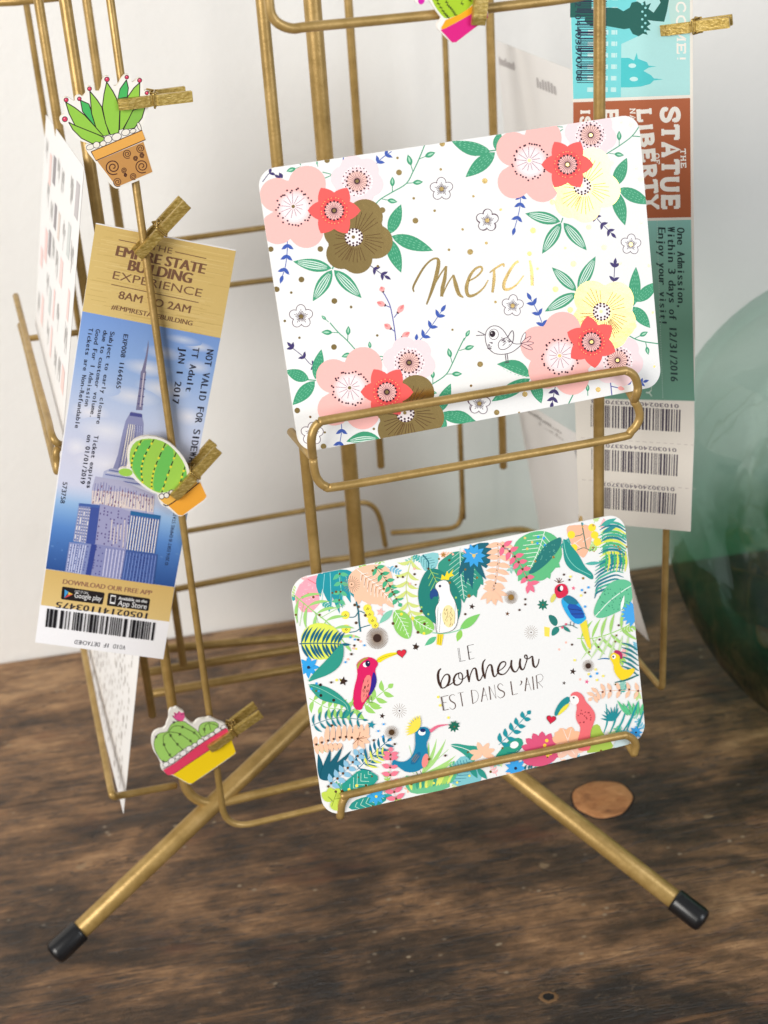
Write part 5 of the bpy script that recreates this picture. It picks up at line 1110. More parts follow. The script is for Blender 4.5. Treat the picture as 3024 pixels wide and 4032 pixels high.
# tower
def quad_strips(q, n, frac, col, t0=0, t1=1, jit=0.0):
    a, b, c, d = [np.array(p, float) for p in q]; fs = []
    for k in range(n):
        s0, s1 = (k + .5 - frac / 2) / n, (k + .5 + frac / 2) / n; e0, e1 = t0 + rnd.uniform(0, jit), t1 - rnd.uniform(0, jit)
        P = lambda s_, t: tuple((a + (b - a) * s_) * (1 - t) + (d + (c - d) * s_) * t)
        fs.append([A.uv(*P(s0, e0)), A.uv(*P(s1, e0)), A.uv(*P(s1, e1)), A.uv(*P(s0, e1))])
    A.add(fs, lin(col))
def quad_win(q, nx, ny, col, p=.75, fx=.4, fy=.5):
    a, b, c, d = [np.array(p_, float) for p_ in q]; fs = []
    for i in range(nx):
        for j in range(ny):
            if rnd.random() > p: continue
            P = lambda s_, t: tuple((a + (b - a) * s_) * (1 - t) + (d + (c - d) * s_) * t)
            s0, s1, t0, t1 = (i + .5 - fx / 2) / nx, (i + .5 + fx / 2) / nx, (j + .5 - fy / 2) / ny, (j + .5 + fy / 2) / ny
            fs.append([A.uv(*P(s0, t0)), A.uv(*P(s1, t0)), A.uv(*P(s1, t1)), A.uv(*P(s0, t1))])
    A.add(fs, lin(col))
A.crop(*c2)
A.poly([(803, 895), (806, 940), (797, 1010), (785, 1095), (790, 1105), (778, 1200), (764, 1352), (722, 1352), (744, 1200), (754, 1105), (762, 1090), (786, 1000), (797, 940)], (128, 126, 160))
A.strokes([(745, 1210, 782, 1215), (738, 1260, 776, 1265), (732, 1310, 770, 1316), (752, 1150, 786, 1154)], 8, (86, 84, 136)); A.stroke([(775, 1110), (750, 1330)], 8, (214, 206, 222), n=1)
A.poly([(690, 1362), (758, 1374), (772, 1440), (766, 1560), (758, 1770), (572, 1730), (604, 1640), (634, 1500), (655, 1420)], (146, 150, 192))
A.poly([(685, 1366), (762, 1378), (764, 1400), (680, 1388)], (80, 84, 150)); quad_strips([(668, 1440), (722, 1448), (690, 1720), (620, 1706)], 4, .42, (246, 240, 226)); quad_strips([(668, 1440), (766, 1452), (758, 1760), (600, 1724)], 9, .16, (74, 78, 146)); quad_strips([(726, 1450), (764, 1456), (758, 1740), (712, 1730)], 3, .35, (182, 188, 224))
A.poly([(560, 1728), (720, 1752), (800, 1786), (786, 1850), (500, 1800), (512, 1748)], (182, 188, 218)); A.strokes([(545, 1740, 760, 1775), (520, 1768, 790, 1812), (505, 1792, 790, 1838)], 7, (98, 108, 170)); A.strokes([(530, 1754, 770, 1792)], 5, (226, 224, 236))
A.crop(*c3)
cr = [(566, 262), (720, 285), (916, 370), (908, 490), (540, 430), (546, 330)]
A.poly(cr, (180, 180, 208)); A.poly([(546, 345), (720, 350), (914, 392), (908, 470), (542, 420)], (222, 208, 206))
quad_strips([(562, 270), (912, 372), (906, 485), (540, 428)], 22, .22, (110, 112, 172), 0, .95, .2); quad_win([(562, 300), (912, 375), (906, 480), (540, 425)], 20, 5, (124, 76, 106), .45, .3, .6); quad_strips([(556, 330), (912, 385), (906, 480), (540, 425)], 18, .14, (250, 240, 222), .25, 1, .3)
A.poly([(588, 420), (720, 450), (778, 470), (760, 692), (650, 676), (560, 660)], (160, 160, 198)); quad_win([(590, 430), (775, 472), (760, 688), (560, 655)], 9, 12, (84, 66, 128), .55, .34, .5); quad_strips([(660, 455), (770, 475), (755, 685), (640, 668)], 6, .22, (240, 226, 214), .2, 1, .3)
lw_ = [(468, 420), (592, 432), (562, 662), (432, 640)]; A.poly(lw_, (146, 156, 200)); A.poly([(540, 426), (592, 432), (562, 662), (508, 652)], (64, 84, 158)); quad_strips([(468, 432), (542, 440), (508, 650), (434, 638)], 5, .34, (248, 240, 232), .05, 1); quad_win([(468, 432), (542, 440), (508, 650), (434, 638)], 5, 12, (54, 60, 126), .8, .3, .6); A.poly([(468, 418), (592, 430), (590, 446), (466, 434)], (70, 100, 170))
rw = [(774, 462), (952, 490), (916, 712), (742, 688)]; A.poly(rw, (82, 108, 170)); A.poly([(774, 462), (952, 490), (948, 512), (770, 484)], (40, 104, 160)); quad_win([(772, 485), (948, 512), (916, 708), (744, 684)], 9, 11, (44, 46, 116), .65, .4, .5); quad_strips([(772, 490), (946, 516), (916, 710), (742, 686)], 11, .32, (250, 244, 236))
A.poly([(560, 655), (680, 675), (748, 690), (720, 862), (530, 838), (535, 700)], (140, 144, 190)); quad_win([(562, 665), (745, 692), (720, 858), (532, 832)], 9, 11, (72, 70, 140), .65, .34, .5); quad_strips([(620, 680), (742, 696), (715, 860), (596, 842)], 6, .32, (208, 208, 236))
A.poly([(410, 645), (572, 660), (535, 842), (383, 816)], (132, 144, 194)); quad_strips([(412, 655), (515, 664), (480, 832), (386, 812)], 7, .36, (216, 220, 242)); quad_win([(412, 655), (570, 668), (535, 838), (386, 812)], 8, 11, (64, 74, 144), .65, .34, .5); A.poly([(540, 657), (572, 660), (535, 842), (505, 838)], (52, 70, 146)); A.poly([(745, 690), (932, 716), (906, 892), (714, 862)], (66, 92, 158)); quad_win([(745, 700), (930, 724), (906, 886), (716, 858)], 9, 11, (38, 52, 120), .65, .38, .5); quad_strips([(745, 700), (930, 724), (906, 888), (716, 860)], 10, .24, (126, 150, 212))
# typed lines, turned a quarter
INK2 = (30, 28, 48); A.crop(*c2)
for tx, p, q, h in (('NOT VALID FOR SIDEWALK', (1188, 953), (1052, 1760), 44), ('TT Adult', (1096, 940), (1046, 1232), 42), ('JAN 1 2017', (1012, 935), (958, 1312), 42), ('EXP008 1164265', (643, 855), (592, 1212), 30), ('Subject to early closure', (556, 838), (462, 1442), 28),
                    ('due to customer volume.', (511, 830), (420, 1404), 28), ('Good For 1 Admission', (462, 822), (386, 1328), 28), ('Tickets are Non-Refundable', (415, 815), (322, 1470), 28), ('Ticket expires', (449, 1515), (398, 1858), 28), ('on 01/01/2019', (405, 1510), (357, 1830), 28), ('573758', (245, 1816), (226, 1956), 30)):
    A.text(tx, p, q, h, INK2, .03, True)
A.crop(*c3); A.text('© 2016 ESRT ® EMPIRE STATE', (994, 780), (1049, 470), 20, INK2, .02)
# foot of the ticket
A.grad((270, 803), (1030, 905), (998, 1103), (240, 1010), [(0, (214, 180, 110)), (1, (226, 196, 130))], 3)
A.text('DOWNLOAD OUR FREE APP', (369, 887), (893, 951), 27, (150, 108, 84), .04)
BK = (30, 24, 26)
A.poly([(372, 903), (612, 937), (618, 944), (606, 1000), (600, 1006), (364, 977), (359, 970), (366, 908)], BK); A.poly([(644, 938), (880, 970), (886, 978), (876, 1036), (870, 1042), (634, 1012), (629, 1005), (638, 943)], BK)
A.text('GET IT ON', (440, 938), (516, 947), 14, (225, 225, 225)); A.text('Google play', (437, 966), (596, 986), 29, (245, 245, 245)); A.text('Available on the', (697, 976), (866, 996), 17, (240, 240, 240), .02); A.text('App Store', (693, 1010), (862, 1031), 30, (245, 245, 245))
A.poly([(381, 920), (404, 934), (379, 969)], (70, 160, 220)); A.poly([(404, 934), (430, 948), (400, 950)], (240, 200, 80)); A.poly([(400, 950), (430, 948), (378, 971)], (222, 80, 80))
A.poly([(654, 950), (684, 954), (677, 1003), (647, 999)], (245, 245, 245)); A.poly([(657, 958), (681, 961), (676, 993), (652, 990)], BK)
A.text('10502141103475', (886, 1056), (330, 990), 34, INK2, .03, True)
A.bars((277, 1030), (921, 1110), (906, 1212), (265, 1135), 34, (22, 20, 26), 5); A.text('VOID IF DETACHED', (742, 1243), (439, 1211), 24, INK2, .02, True)
o = A.build('sightseeing_ticket', OUT, 0.0004, [MAT_PRINT, MAT_FOIL]); tag(o, 'long ticket with gold top and blue tower picture pegged to the thin left wire', 'ticket')
curl(o, lambda t: 0.0045 * (t - 1) * (t - .55) * 2 * (1 if t < 1 else 0), 0.007, 1)

# ------------------------------------------------------------------ turquoise and brown ticket
A = Sheet(LP, LU, UP); A.base = (240, 234, 224); rnd = random.Random(5)
A.crop(0, 0, 1); OUT = [A.uv(*p) for p in ((2236, -330), (2724, -330), (2731, 0), (2742, 850), (2746, 1300), (2738, 1700), (2713, 2103), (2500, 2084), (2272, 2061), (2268, 500))]
cA, cB = (1900, 0, .67752), (1900, 1100, .67752); A.crop(*cA)
A.grad((500, -470), (1205, -470), (1216, 543), (540, 567), [(0, (110, 214, 220)), (1, (120, 216, 222))], 4)
A.poly([(838, -470), (1205, -470), (1216, 543), (815, 556), (815, 250), (925, 200)], (176, 228, 228)); A.poly([(1010, -470), (1205, -470), (1212, 200), (1100, 130)], (190, 226, 220))
A.poly([(815, 500), (815, 330), (860, 330), (890, 345), (905, 300), (912, 335), (965, 355), (975, 375), (1022, 379), (975, 386), (945, 405), (990, 430), (1005, 448), (1062, 453), (1005, 460), (985, 480), (930, 495), (870, 500)], (72, 200, 206))
A.add([[A.uv(x, y), A.uv(x + 34, y), A.uv(x + 34, y + 26), A.uv(x, y + 26)] for x in (620, 705, 757) for y in range(-160, 540, 66)], lin((196, 236, 236)))
A.strokes([(770 + d, -170, 790 + d, 545) for d in (0,)], 3, (122, 218, 224)); A.ell(880, 375, 13, 22, 90, (196, 236, 236)); A.ell(890, 452, 13, 24, 90, (196, 236, 236))
DG = (2, 92, 84)
A.poly([(512, -470), (640, -470), (640, 95), (516, 98)], DG)
A.poly([(600, 120), (610, 60), (700, 40), (790, 42), (825, 62), (862, 40), (872, 12), (905, 5), (928, 18), (950, 2), (955, 28), (985, 14), (970, 48), (1000, 70), (1040, 12), (1088, 0), (1078, 60), (1062, 122), (1010, 118), (965, 112), (985, 135), (962, 150), (985, 172), (955, 172), (968, 198), (940, 190), (915, 206), (880, 192), (862, 160), (830, 165), (720, 145), (640, 150)], DG)
A.poly([(980, -470), (1100, -470), (1088, 0), (1040, 12), (1000, -80)], DG)
for k in range(8): x, y = 935 + (k % 2) * 18, 20 + 22 * k; A.dot(x, y, 7, (150, 222, 224))
A.bars((640, -460), (640, 478), (560, 478), (560, -460), 70, (22, 28, 66), 8)
A.bars((640, -460), (640, 478), (728, 478), (728, -460), 70, (22, 28, 66), 8)
A.text('010302404403370708', (538, -180), (556, 466), 34, (20, 50, 70), .02, True)
WH = (246, 242, 234)
# slab lettering: strokes plus serifs, in a letter box x 0..1 (width), y 0..1 (height)
SL = {'S': ([[(.86, .72), (.80, .93), (.5, 1), (.18, .9), (.14, .7), (.4, .55), (.72, .44), (.88, .26), (.74, .06), (.45, 0), (.18, .08), (.12, .3)]], [(.86, .62, .86, 1), (.12, 0, .12, .38)]), 'T': ([[(.5, 0), (.5, 1)], [(.05, .93), (.95, .93)]], [(.08, .72, .08, 1), (.92, .72, .92, 1), (.28, .05, .72, .05)]),
      'A': ([[(.14, .05), (.5, 1), (.86, .05)], [(.28, .36), (.72, .36)]], [(0, .05, .34, .05), (.66, .05, 1, .05)]), 'U': ([[(.18, 1), (.18, .3), (.3, .06), (.5, 0), (.7, .06), (.82, .3), (.82, 1)]], [(.0, .95, .36, .95), (.64, .95, 1, .95)]), 'E': ([[(.22, 0), (.22, 1)], [(.05, .94), (.9, .94)], [(.22, .5), (.68, .5)], [(.05, .06), (.92, .06)]], [(.88, .7, .88, 1), (.9, 0, .9, .3), (.66, .38, .66, .62)]),
      'L': ([[(.25, 0), (.25, 1)], [(.05, .06), (.9, .06)]], [(.05, .95, .48, .95), (.9, 0, .9, .36)]), 'I': ([[(.5, 0), (.5, 1)]], [(.15, .95, .85, .95), (.15, .05, .85, .05)]), 'B': ([[(.22, 0), (.22, 1)], [(.05, .94), (.6, .94), (.8, .76), (.6, .54), (.22, .53)], [(.6, .53), (.9, .3), (.64, .06), (.05, .06)]], []),
      'R': ([[(.22, 0), (.22, 1)], [(.05, .94), (.6, .94), (.82, .74), (.6, .5), (.22, .5)], [(.52, .5), (.82, .05)]], [(.05, .05, .42, .05), (.7, .05, 1, .05)]), 'Y': ([[(.1, .95), (.5, .45), (.9, .95)], [(.5, .45), (.5, 0)]], [(-.04, .95, .26, .95), (.74, .95, 1.04, .95), (.28, .05, .72, .05)]), 'O': ([[(.5, 1), (.16, .8), (.1, .5), (.16, .2), (.5, 0), (.84, .2), (.9, .5), (.84, .8), (.5, 1)]], []),
      'F': ([[(.22, 0), (.22, 1)], [(.05, .94), (.9, .94)], [(.22, .5), (.68, .5)]], [(.88, .7, .88, 1), (.05, .05, .48, .05)]), 'H': ([[(.2, 0), (.2, 1)], [(.8, 0), (.8, 1)], [(.2, .5), (.8, .5)]], [(0, .95, .4, .95), (0, .05, .4, .05), (.6, .95, 1, .95), (.6, .05, 1, .05)]), 'N': ([[(.18, 0), (.18, 1)], [(.18, .98), (.82, .04)], [(.82, 0), (.82, 1)]], [(0, .95, .3, .95), (0, .05, .36, .05), (.64, .95, 1, .95)]),
      'W': ([[(.08, 1), (.3, 0), (.5, .9), (.7, 0), (.92, 1)]], [(-.04, .95, .22, .95), (.78, .95, 1.04, .95)]), 'C': ([[(.86, .75), (.7, .96), (.45, 1), (.16, .8), (.1, .5), (.16, .2), (.45, 0), (.72, .05), (.88, .26)]], []), 'M': ([[(.1, 0), (.14, 1), (.5, .2), (.86, 1), (.9, 0)]], [(-.04, .95, .2, .95), (.8, .95, 1.04, .95), (-.04, .05, .26, .05), (.74, .05, 1.04, .05)]), '!': ([[(.5, .3), (.5, 1)], [(.5, .0), (.5, .12)]], []), 'D': ([[(.22, 0), (.22, 1)], [(.05, .94), (.55, .94), (.88, .7), (.88, .3), (.55, .06), (.05, .06)]], [])}
def slab(txt, p0, p1, h, wt, col):
    p0, p1 = np.array(p0, float), np.array(p1, float); L = np.linalg.norm(p1 - p0); d = (p1 - p0) / L; u_ = np.array([d[1], -d[0]])
    wid = {'I': .5, '!': .4}; tot = sum(wid.get(c, 1) + .14 for c in txt) - .14; x = 0
    for c in txt:
        w_ = wid.get(c, 1) / tot * L; st, sf = SL[c]; P = lambda a, b: tuple(p0 + d * (x + a * w_) + u_ * (b * h))
        for s_ in st: A.stroke([P(*q) for q in s_], wt, col, n=3 if len(s_) > 3 else 1)
        for a, b, e, f in sf: A.stroke([P(a, b), P(e, f)], wt * .62, col, n=1)
        x += w_ + .14 / tot * L
slab('WELCOME!', (1128, -230), (1140, 348), 50, 11, WH)
A.poly([(540, 586), (1217, 561), (1226, 1247), (548, 1262)], (178, 98, 62))
slab('THE', (1163, 852), (1167, 965), 30, 7, WH); slab('STATUE', (1054, 614), (1060, 1202), 96, 27, WH); slab('OF', (1012, 880), (1016, 945), 28, 6, WH); slab('LIBERTY', (912, 622), (962, 1204), 78, 24, WH); slab('NATIONAL', (868, 620), (875, 900), 32, 6, WH); slab('ELLIS', (722, 624), (728, 960), 76, 20, WH); slab('ISLAND', (584, 626), (590, 1020), 52, 16, WH)
A.grad((548, 1280), (1226, 1262), (1243, 2316), (556, 2300), [(0, (146, 204, 194)), (.3, (136, 188, 168)), (.6, (116, 166, 142)), (1, (112, 160, 140))], 10)
GI = (42, 66, 66)
for tx, p, q in (('One Admission,', (1146, 1305), (1150, 1778)), ('Within 3 days of 12/31/2016', (1090, 1300), (1106, 2202)), ('Enjoy your visit!', (1036, 1304), (1044, 1872))): A.text(tx, p, q, 42, GI, .035, True)
A.strokes([(1030 + k * .4, 1270 + 14 * k, 1030 + k * .4, 1277 + 14 * k) for k in range(74)], 3, (190, 214, 200)); A.strokes([(560 + 14 * k, 2302 + .3 * k, 567 + 14 * k, 2302 + .3 * k) for k in range(49)], 5, (206, 216, 204))
A.text('LIBERTY', (955, 2010), (962, 2290), 34, (206, 222, 208), .01)
A.crop(*cB); GB = (104, 94, 110)
for q, s_ in (([(640, 714), (1165, 745), (1158, 878), (636, 848)], 3), ([(636, 980), (1143, 1015), (1135, 1145), (632, 1106)], 3), ([(640, 1208), (1127, 1250), (1117, 1378), (636, 1338)], 3)): A.bars(*q, 36, (72, 64, 82), s_)
for p, q in (((1152, 712), (640, 684)), ((1132, 976), (636, 946)), ((1114, 1214), (640, 1180))): A.text('010302404403370708', p, q, 22, GB, .02, True)
A.strokes([(575 + 40 * k, 915 + 2.5 * k, 597 + 40 * k, 916.4 + 2.5 * k) for k in range(17)], 3, (200, 190, 184)); A.strokes([(575 + 40 * k, 1168 + 3.2 * k, 597 + 40 * k, 1170 + 3.2 * k) for k in range(17)], 3, (200, 190, 184))
o = A.build('monument_ticket', OUT, 0.0004, [MAT_PRINT, MAT_FOIL]); tag(o, 'long turquoise, brown and green ticket with barcode stubs hanging on the right side', 'ticket')
curl(o, lambda t: 0.004 * math.sin(3.2 * t) - 0.003 * max(0, .25 - t) * 4, 0.008, 1)

# ------------------------------------------------------------------ cards in the side trays (curled sheets)
def curled(name, corners, draw, label, back=False, thick=0.00012, n=12):
    TL, TR, BR, BL = [np.array(c) for c in corners]
    P = lambda s_, t: (TL + (TR - TL) * s_) * (1 - t) + (BL + (BR - BL) * s_) * t
    nm = unit(np.cross(TR - TL, TL - BL))
    me = bpy.data.meshes.new(name); V, Fc, cols = [], [], []
    def grid(s0, s1, t0, t1, off, col, ns=1, nt_=1):
        k = len(V)
        for j in range(nt_ + 1):
            for i in range(ns + 1): V.append(tuple(P(s0 + (s1 - s0) * i / ns, t0 + (t1 - t0) * j / nt_) + nm * off))
        for j in range(nt_):
            for i in range(ns): a = k + j * (ns + 1) + i; Fc.append((a, a + ns + 1, a + ns + 2, a + 1)); cols.append(lin(col))
    grid(0, 1, 0, 1, 0, (246, 245, 244), n, n); grid(0, 1, 0, 1, -thick, (240, 237, 232), n, n)
    draw(grid)
    me.from_pydata(V, [], Fc); me.update(); ca = me.color_attributes.new('Col', 'FLOAT_COLOR', 'CORNER'); flat = []
    for p, c in zip(me.polygons, cols):
        for _ in p.vertices: flat.extend(c)
    ca.data.foreach_set('color', flat); o = link(name, me, MAT_PRINT); return tag(o, label, 'greeting card')
rnd = random.Random(9)
def stickers(g):
    cs = [(252, 214, 208), (196, 190, 192), (230, 214, 204), (212, 216, 214), (252, 216, 212), (252, 210, 206), (150, 144, 148)]
    for i in range(8):
        for j in range(5):
            if rnd.random() < .2: continue
            s0, t0 = .06 + .115 * i + rnd.uniform(-.01, .01), .10 + .17 * j + rnd.uniform(-.03, .03); c = rnd.choice(cs)
            if rnd.random() < .6: g(s0, s0 + rnd.uniform(.04, .08), t0, t0 + rnd.uniform(.08, .14), .00012, c)
            else:
                for k in range(6): g(s0 + .012 * k, s0 + .012 * k + .005, t0 + rnd.uniform(0, .03), t0 + rnd.uniform(.05, .12), .00012, (200, 198, 194))
L1 = ats([(181, 451, .765), (331, 660, .632), (247, 1730, .69), (138, 1275, .815)])
curled('greeting_card', L1, stickers, 'white card with rows of pink and grey motifs, seen nearly edge-on in the left tray')
def scrawl(g):
    for i in range(20):
        for j in range(30):
            if rnd.random() < .75: s0, t0 = .05 + .045 * i + rnd.uniform(-.01, .01), .02 + .032 * j; g(s0, s0 + rnd.uniform(.008, .02), t0, t0 + rnd.uniform(.01, .028), .00012, rnd.choice([(206, 202, 198), (222, 218, 214), (186, 180, 176)]))
L2 = ats([(370, 1700, .85), (600, 2080, .745), (486, 3205, .79), (322, 2545, .93)])
curled('greeting_card', L2, scrawl, 'narrow pale card covered in grey scribble, edge-on in the bottom left tray')
def envelope_back(rows, g):
    for (s0, s1, t0, t1, nn, c) in rows:
        for k in range(nn): a = s0 + (s1 - s0) * k / nn; g(a, a + (s1 - s0) / nn * .7, t0 + rnd.uniform(0, .02), t1 - rnd.uniform(0, .02), -.0007, c); g(a, a + (s1 - s0) / nn * .7, t0 + rnd.uniform(0, .02), t1, .0002, c)
uR = .127
R1 = [hit_u(1952, 158, uR), hit_u(2345, 312, uR), hit_u(2440, 1090, uR + .02), hit_u(2020, 900, uR + .02)]
curled('greeting_card', R1, lambda g: envelope_back([(.02, .20, .07, .115, 8, (196, 190, 190)), (.42, .62, .10, .155, 7, (196, 192, 192))], g), 'plain white card back with faint grey print in the upper right tray')
R2 = [hit_u(2030, 1560, uR), hit_u(2325, 1742, uR), hit_u(2556, 2525, uR + .026), hit_u(2130, 2110, uR + .026)]
curled('greeting_card', R2, lambda g: envelope_back([(.10, .62, .035, .06, 16, (178, 174, 172)), (.30, .62, .075, .095, 10, (186, 182, 180)), (.74, .98, .07, .16, 7, (160, 156, 160))], g), 'plain white card back with small grey lettering in the lower right tray')

# ------------------------------------------------------------------ printed cactus cut-outs and their pegs
nP = nE + RW + 0.0028
def cut(n_off): s = Sheet(W(0, n_off, 0.3), UA, UP); s.base = (246, 243, 236); s.clip = None; return s
PO = lambda k, pts: [(k[0] + x * k[2], k[1] + y * k[2]) for x, y in pts]
def smooth_px(pts, n=2):
    q = [np.array(p, float) for p in pts]
    for _ in range(n): q = [v for i in range(len(q)) for v in (q[i] * .75 + q[(i + 1) % len(q)] * .25, q[i] * .25 + q[(i + 1) % len(q)] * .75)]
    return q
LN_ = (44, 22, 34)
# succulent in a scrolled pot
A = cut(nP); A.crop(0, 0, .42194); k7 = (0, 0, .42194)
out = smooth_px([(553, 1110), (575, 1075), (606, 1062), (588, 935), (605, 900), (640, 908), (700, 950), (700, 900), (740, 880), (770, 905), (808, 860), (808, 815), (840, 795), (870, 830), (890, 850), (940, 850), (955, 730), (1000, 700), (1040, 740), (1055, 800), (1095, 800), (1150, 700), (1195, 690), (1220, 720), (1230, 775), (1270, 745), (1305, 718), (1342, 755), (1335, 850), (1372, 840), (1402, 875), (1390, 1000), (1340, 1140), (1330, 1205), (1372, 1300), (1350, 1330), (1436, 1600), (1420, 1632), (1110, 1760), (1068, 1758), (1010, 1700), (880, 1500), (830, 1440), (796, 1385), (808, 1340), (850, 1345), (735, 1312), (655, 1220), (610, 1165), (572, 1160)], 1)
OUT = [A.uv(*p) for p in out]
G1, G2 = (150, 204, 74), (72, 184, 96)
for pts, c in (([(750, 935), (830, 970), (860, 1060), (895, 1190), (770, 1040)], G2), ([(1180, 745), (1198, 820), (1188, 905), (1100, 920), (1120, 830)], G2), ([(640, 1140), (700, 1170), (850, 1225), (972, 1285), (955, 1325), (860, 1340), (760, 1290), (680, 1210)], G1), ([(612, 952), (700, 1005), (790, 1075), (905, 1200), (968, 1275), (900, 1250), (700, 1170), (645, 1060)], G1), ([(838, 850), (905, 930), (950, 1000), (970, 1090), (1020, 1255), (965, 1270), (895, 1190), (855, 1060)], G1), ([(1305, 770), (1302, 900), (1235, 1050), (1150, 1200), (1115, 1215), (1120, 1030), (1190, 905), (1250, 820)], G1), ([(1358, 985), (1325, 1100), (1255, 1195), (1150, 1212), (1240, 1030)], (136, 192, 78)), ([(995, 765), (1052, 850), (1088, 920), (1118, 1030), (1108, 1235), (1030, 1258), (985, 1150), (955, 1000), (970, 880)], G1)):
    A.poly(pts, c); A.outline(pts, 9, LN_)
for x, y, r in ((605, 1112, 27), (617, 932, 23), (740, 922, 21), (835, 828, 22), (998, 740, 25), (1183, 720, 21), (1303, 750, 23), (1370, 868, 20)): A.dot(x, y, r, LN_); A.dot(x, y, r - 6, (216, 58, 92)); A.dot(x - r * .2, y - r * .25, r * .22, (248, 170, 190))
for x, y, rx, ry in ((842, 1372, 42, 27), (900, 1352, 34, 32), (962, 1340, 32, 28), (1172, 1235, 42, 32), (1240, 1222, 32, 22), (1298, 1180, 18, 42), (1088, 1277, 48, 36), (1008, 1298, 38, 36)): A.ell(x, y, rx, ry, -20, LN_); A.ell(x, y, rx - 5, ry - 5, -20, (244, 238, 226))
A.poly([(905, 1500), (1338, 1322), (1422, 1604), (1090, 1745)], (202, 148, 84)); A.poly([(850, 1415), (1325, 1215), (1357, 1302), (895, 1498)], (236, 174, 84)); A.outline([(850, 1415), (1325, 1215), (1357, 1302), (895, 1498)], 8, (84, 44, 30))
for x, y, r in ((1055, 1558, 74), (1188, 1435, 44), (1312, 1385, 42), (1325, 1550, 66), (1245, 1645, 34), (1098, 1698, 44), (1160, 1588, 28), (1326, 1448, 24), (1266, 1475, 24), (1172, 1632, 16)):
    A.stroke([(x + r * (1 - t * .85) * math.cos(2 * math.pi * 2.1 * t + 1), y + r * (1 - t * .85) * math.sin(2 * math.pi * 2.1 * t + 1)) for t in [i / 22 for i in range(23)]], max(7, r * .14), (70, 30, 30), n=2)
o = A.build('cactus_cutout', OUT, 0.0018, [MAT_BOARD, MAT_FOIL], (206, 172, 128), (238, 228, 210)); tag(o, 'wooden cut-out of spiky green succulent with red tips in a scrolled orange pot', 'cut-out')
# round striped cactus
A = cut(nP); A.crop(*c2)
out = smooth_px([(606, 1752), (628, 1728), (675, 1728), (665, 1650), (680, 1580), (735, 1530), (830, 1518), (925, 1550), (995, 1610), (1055, 1690), (1078, 1770), (1100, 1795), (1140, 1810), (1188, 1915), (1170, 1945), (1028, 2046), (992, 2042), (925, 1985), (890, 1975), (866, 1932), (868, 1902), (815, 1885), (735, 1825), (690, 1782), (640, 1788)], 1); OUT = [A.uv(*p) for p in out]
G1, G2 = (164, 214, 84), (112, 200, 92)
bd = [(735, 1545), (830, 1534), (918, 1562), (985, 1622), (1040, 1700), (1060, 1782), (1020, 1850), (890, 1900), (820, 1872), (740, 1812), (692, 1742), (677, 1660), (690, 1590)]
A.poly(bd, G1, 0, 1); A.ell(655, 1758, 46, 26, 5, G1)
A.poly([(756, 1550), (838, 1542), (790, 1640), (764, 1740), (765, 1830), (700, 1745), (698, 1660)], G2, 0, 1); A.poly([(915, 1566), (980, 1622), (940, 1740), (890, 1888), (830, 1874), (850, 1720)], G2, 0, 1); A.poly([(1040, 1712), (1055, 1780), (1012, 1840)], G2)
for pts in ([(758, 1548), (705, 1650), (690, 1730)], [(840, 1543), (780, 1650), (758, 1740), (766, 1835)], [(915, 1568), (850, 1715), (828, 1800), (824, 1872)], [(985, 1628), (930, 1775), (890, 1892)], [(1042, 1722), (1010, 1828)]):
    P = catmull(pts, 8); A.strokes([(*P[i], *P[i + 1]) for i in range(len(P) - 1) if i % 3 != 2], 7, LN_); A.dots([tuple(P[i]) for i in range(2, len(P), 3)], 8, (240, 226, 60))
OR = (244, 170, 56); A.poly([(932, 1975), (1142, 1822), (1184, 1915), (1166, 1938), (1025, 2040), (998, 2036)], OR); A.poly([(874, 1930), (906, 1962), (936, 1974), (1128, 1832), (1106, 1802), (940, 1905)], (242, 186, 84)); A.stroke([(900, 1968), (936, 1972), (1040, 1900), (1135, 1825)], 7, LN_)
for x, y in ((890, 1915), (922, 1908), (955, 1890)): A.dot(x, y, 20, LN_); A.dot(x, y, 15, (248, 244, 236))
o = A.build('cactus_cutout', OUT, 0.0018, [MAT_BOARD, MAT_FOIL], (206, 172, 128), (238, 228, 210)); tag(o, 'wooden cut-out of round striped green cactus in a plain orange pot, over the blue ticket', 'cut-out')
# barrel cacti in a pink and yellow planter
A = cut(nP); kz = (560, 2650, .30139); A.crop(*kz)
out = smooth_px([(118, 900), (135, 800), (190, 750), (300, 730), (325, 640), (350, 590), (345, 510), (370, 470), (410, 470), (450, 445), (490, 480), (545, 505), (555, 580), (600, 630), (665, 680), (720, 615), (790, 600), (830, 600), (880, 575), (940, 610), (1000, 640), (1070, 660), (1110, 710), (1160, 860), (1222, 1030), (1215, 1060), (650, 1450), (600, 1450), (410, 1335), (330, 1330), (265, 1270), (240, 1240), (245, 1190), (200, 1090), (140, 1010)], 1); OUT = [A.uv(*p) for p in out]
GC = (166, 216, 108); b1 = [(150, 940), (160, 860), (210, 785), (330, 770), (345, 720), (390, 655), (450, 630), (540, 625), (620, 680), (720, 750), (790, 850), (750, 890), (600, 960), (500, 1020), (400, 1100), (300, 1170), (240, 1140), (170, 1020)]
A.poly(b1, GC, 0, 1); b2_ = [(735, 740), (750, 680), (800, 645), (900, 630), (970, 640), (1010, 690), (940, 760), (860, 800), (780, 840), (745, 790)]; A.poly(b2_, GC, 0, 1)
A.outline([tuple(p) for p in smooth_px(b1, 1)], 6, LN_); A.outline([tuple(p) for p in smooth_px(b2_, 1)], 6, LN_)
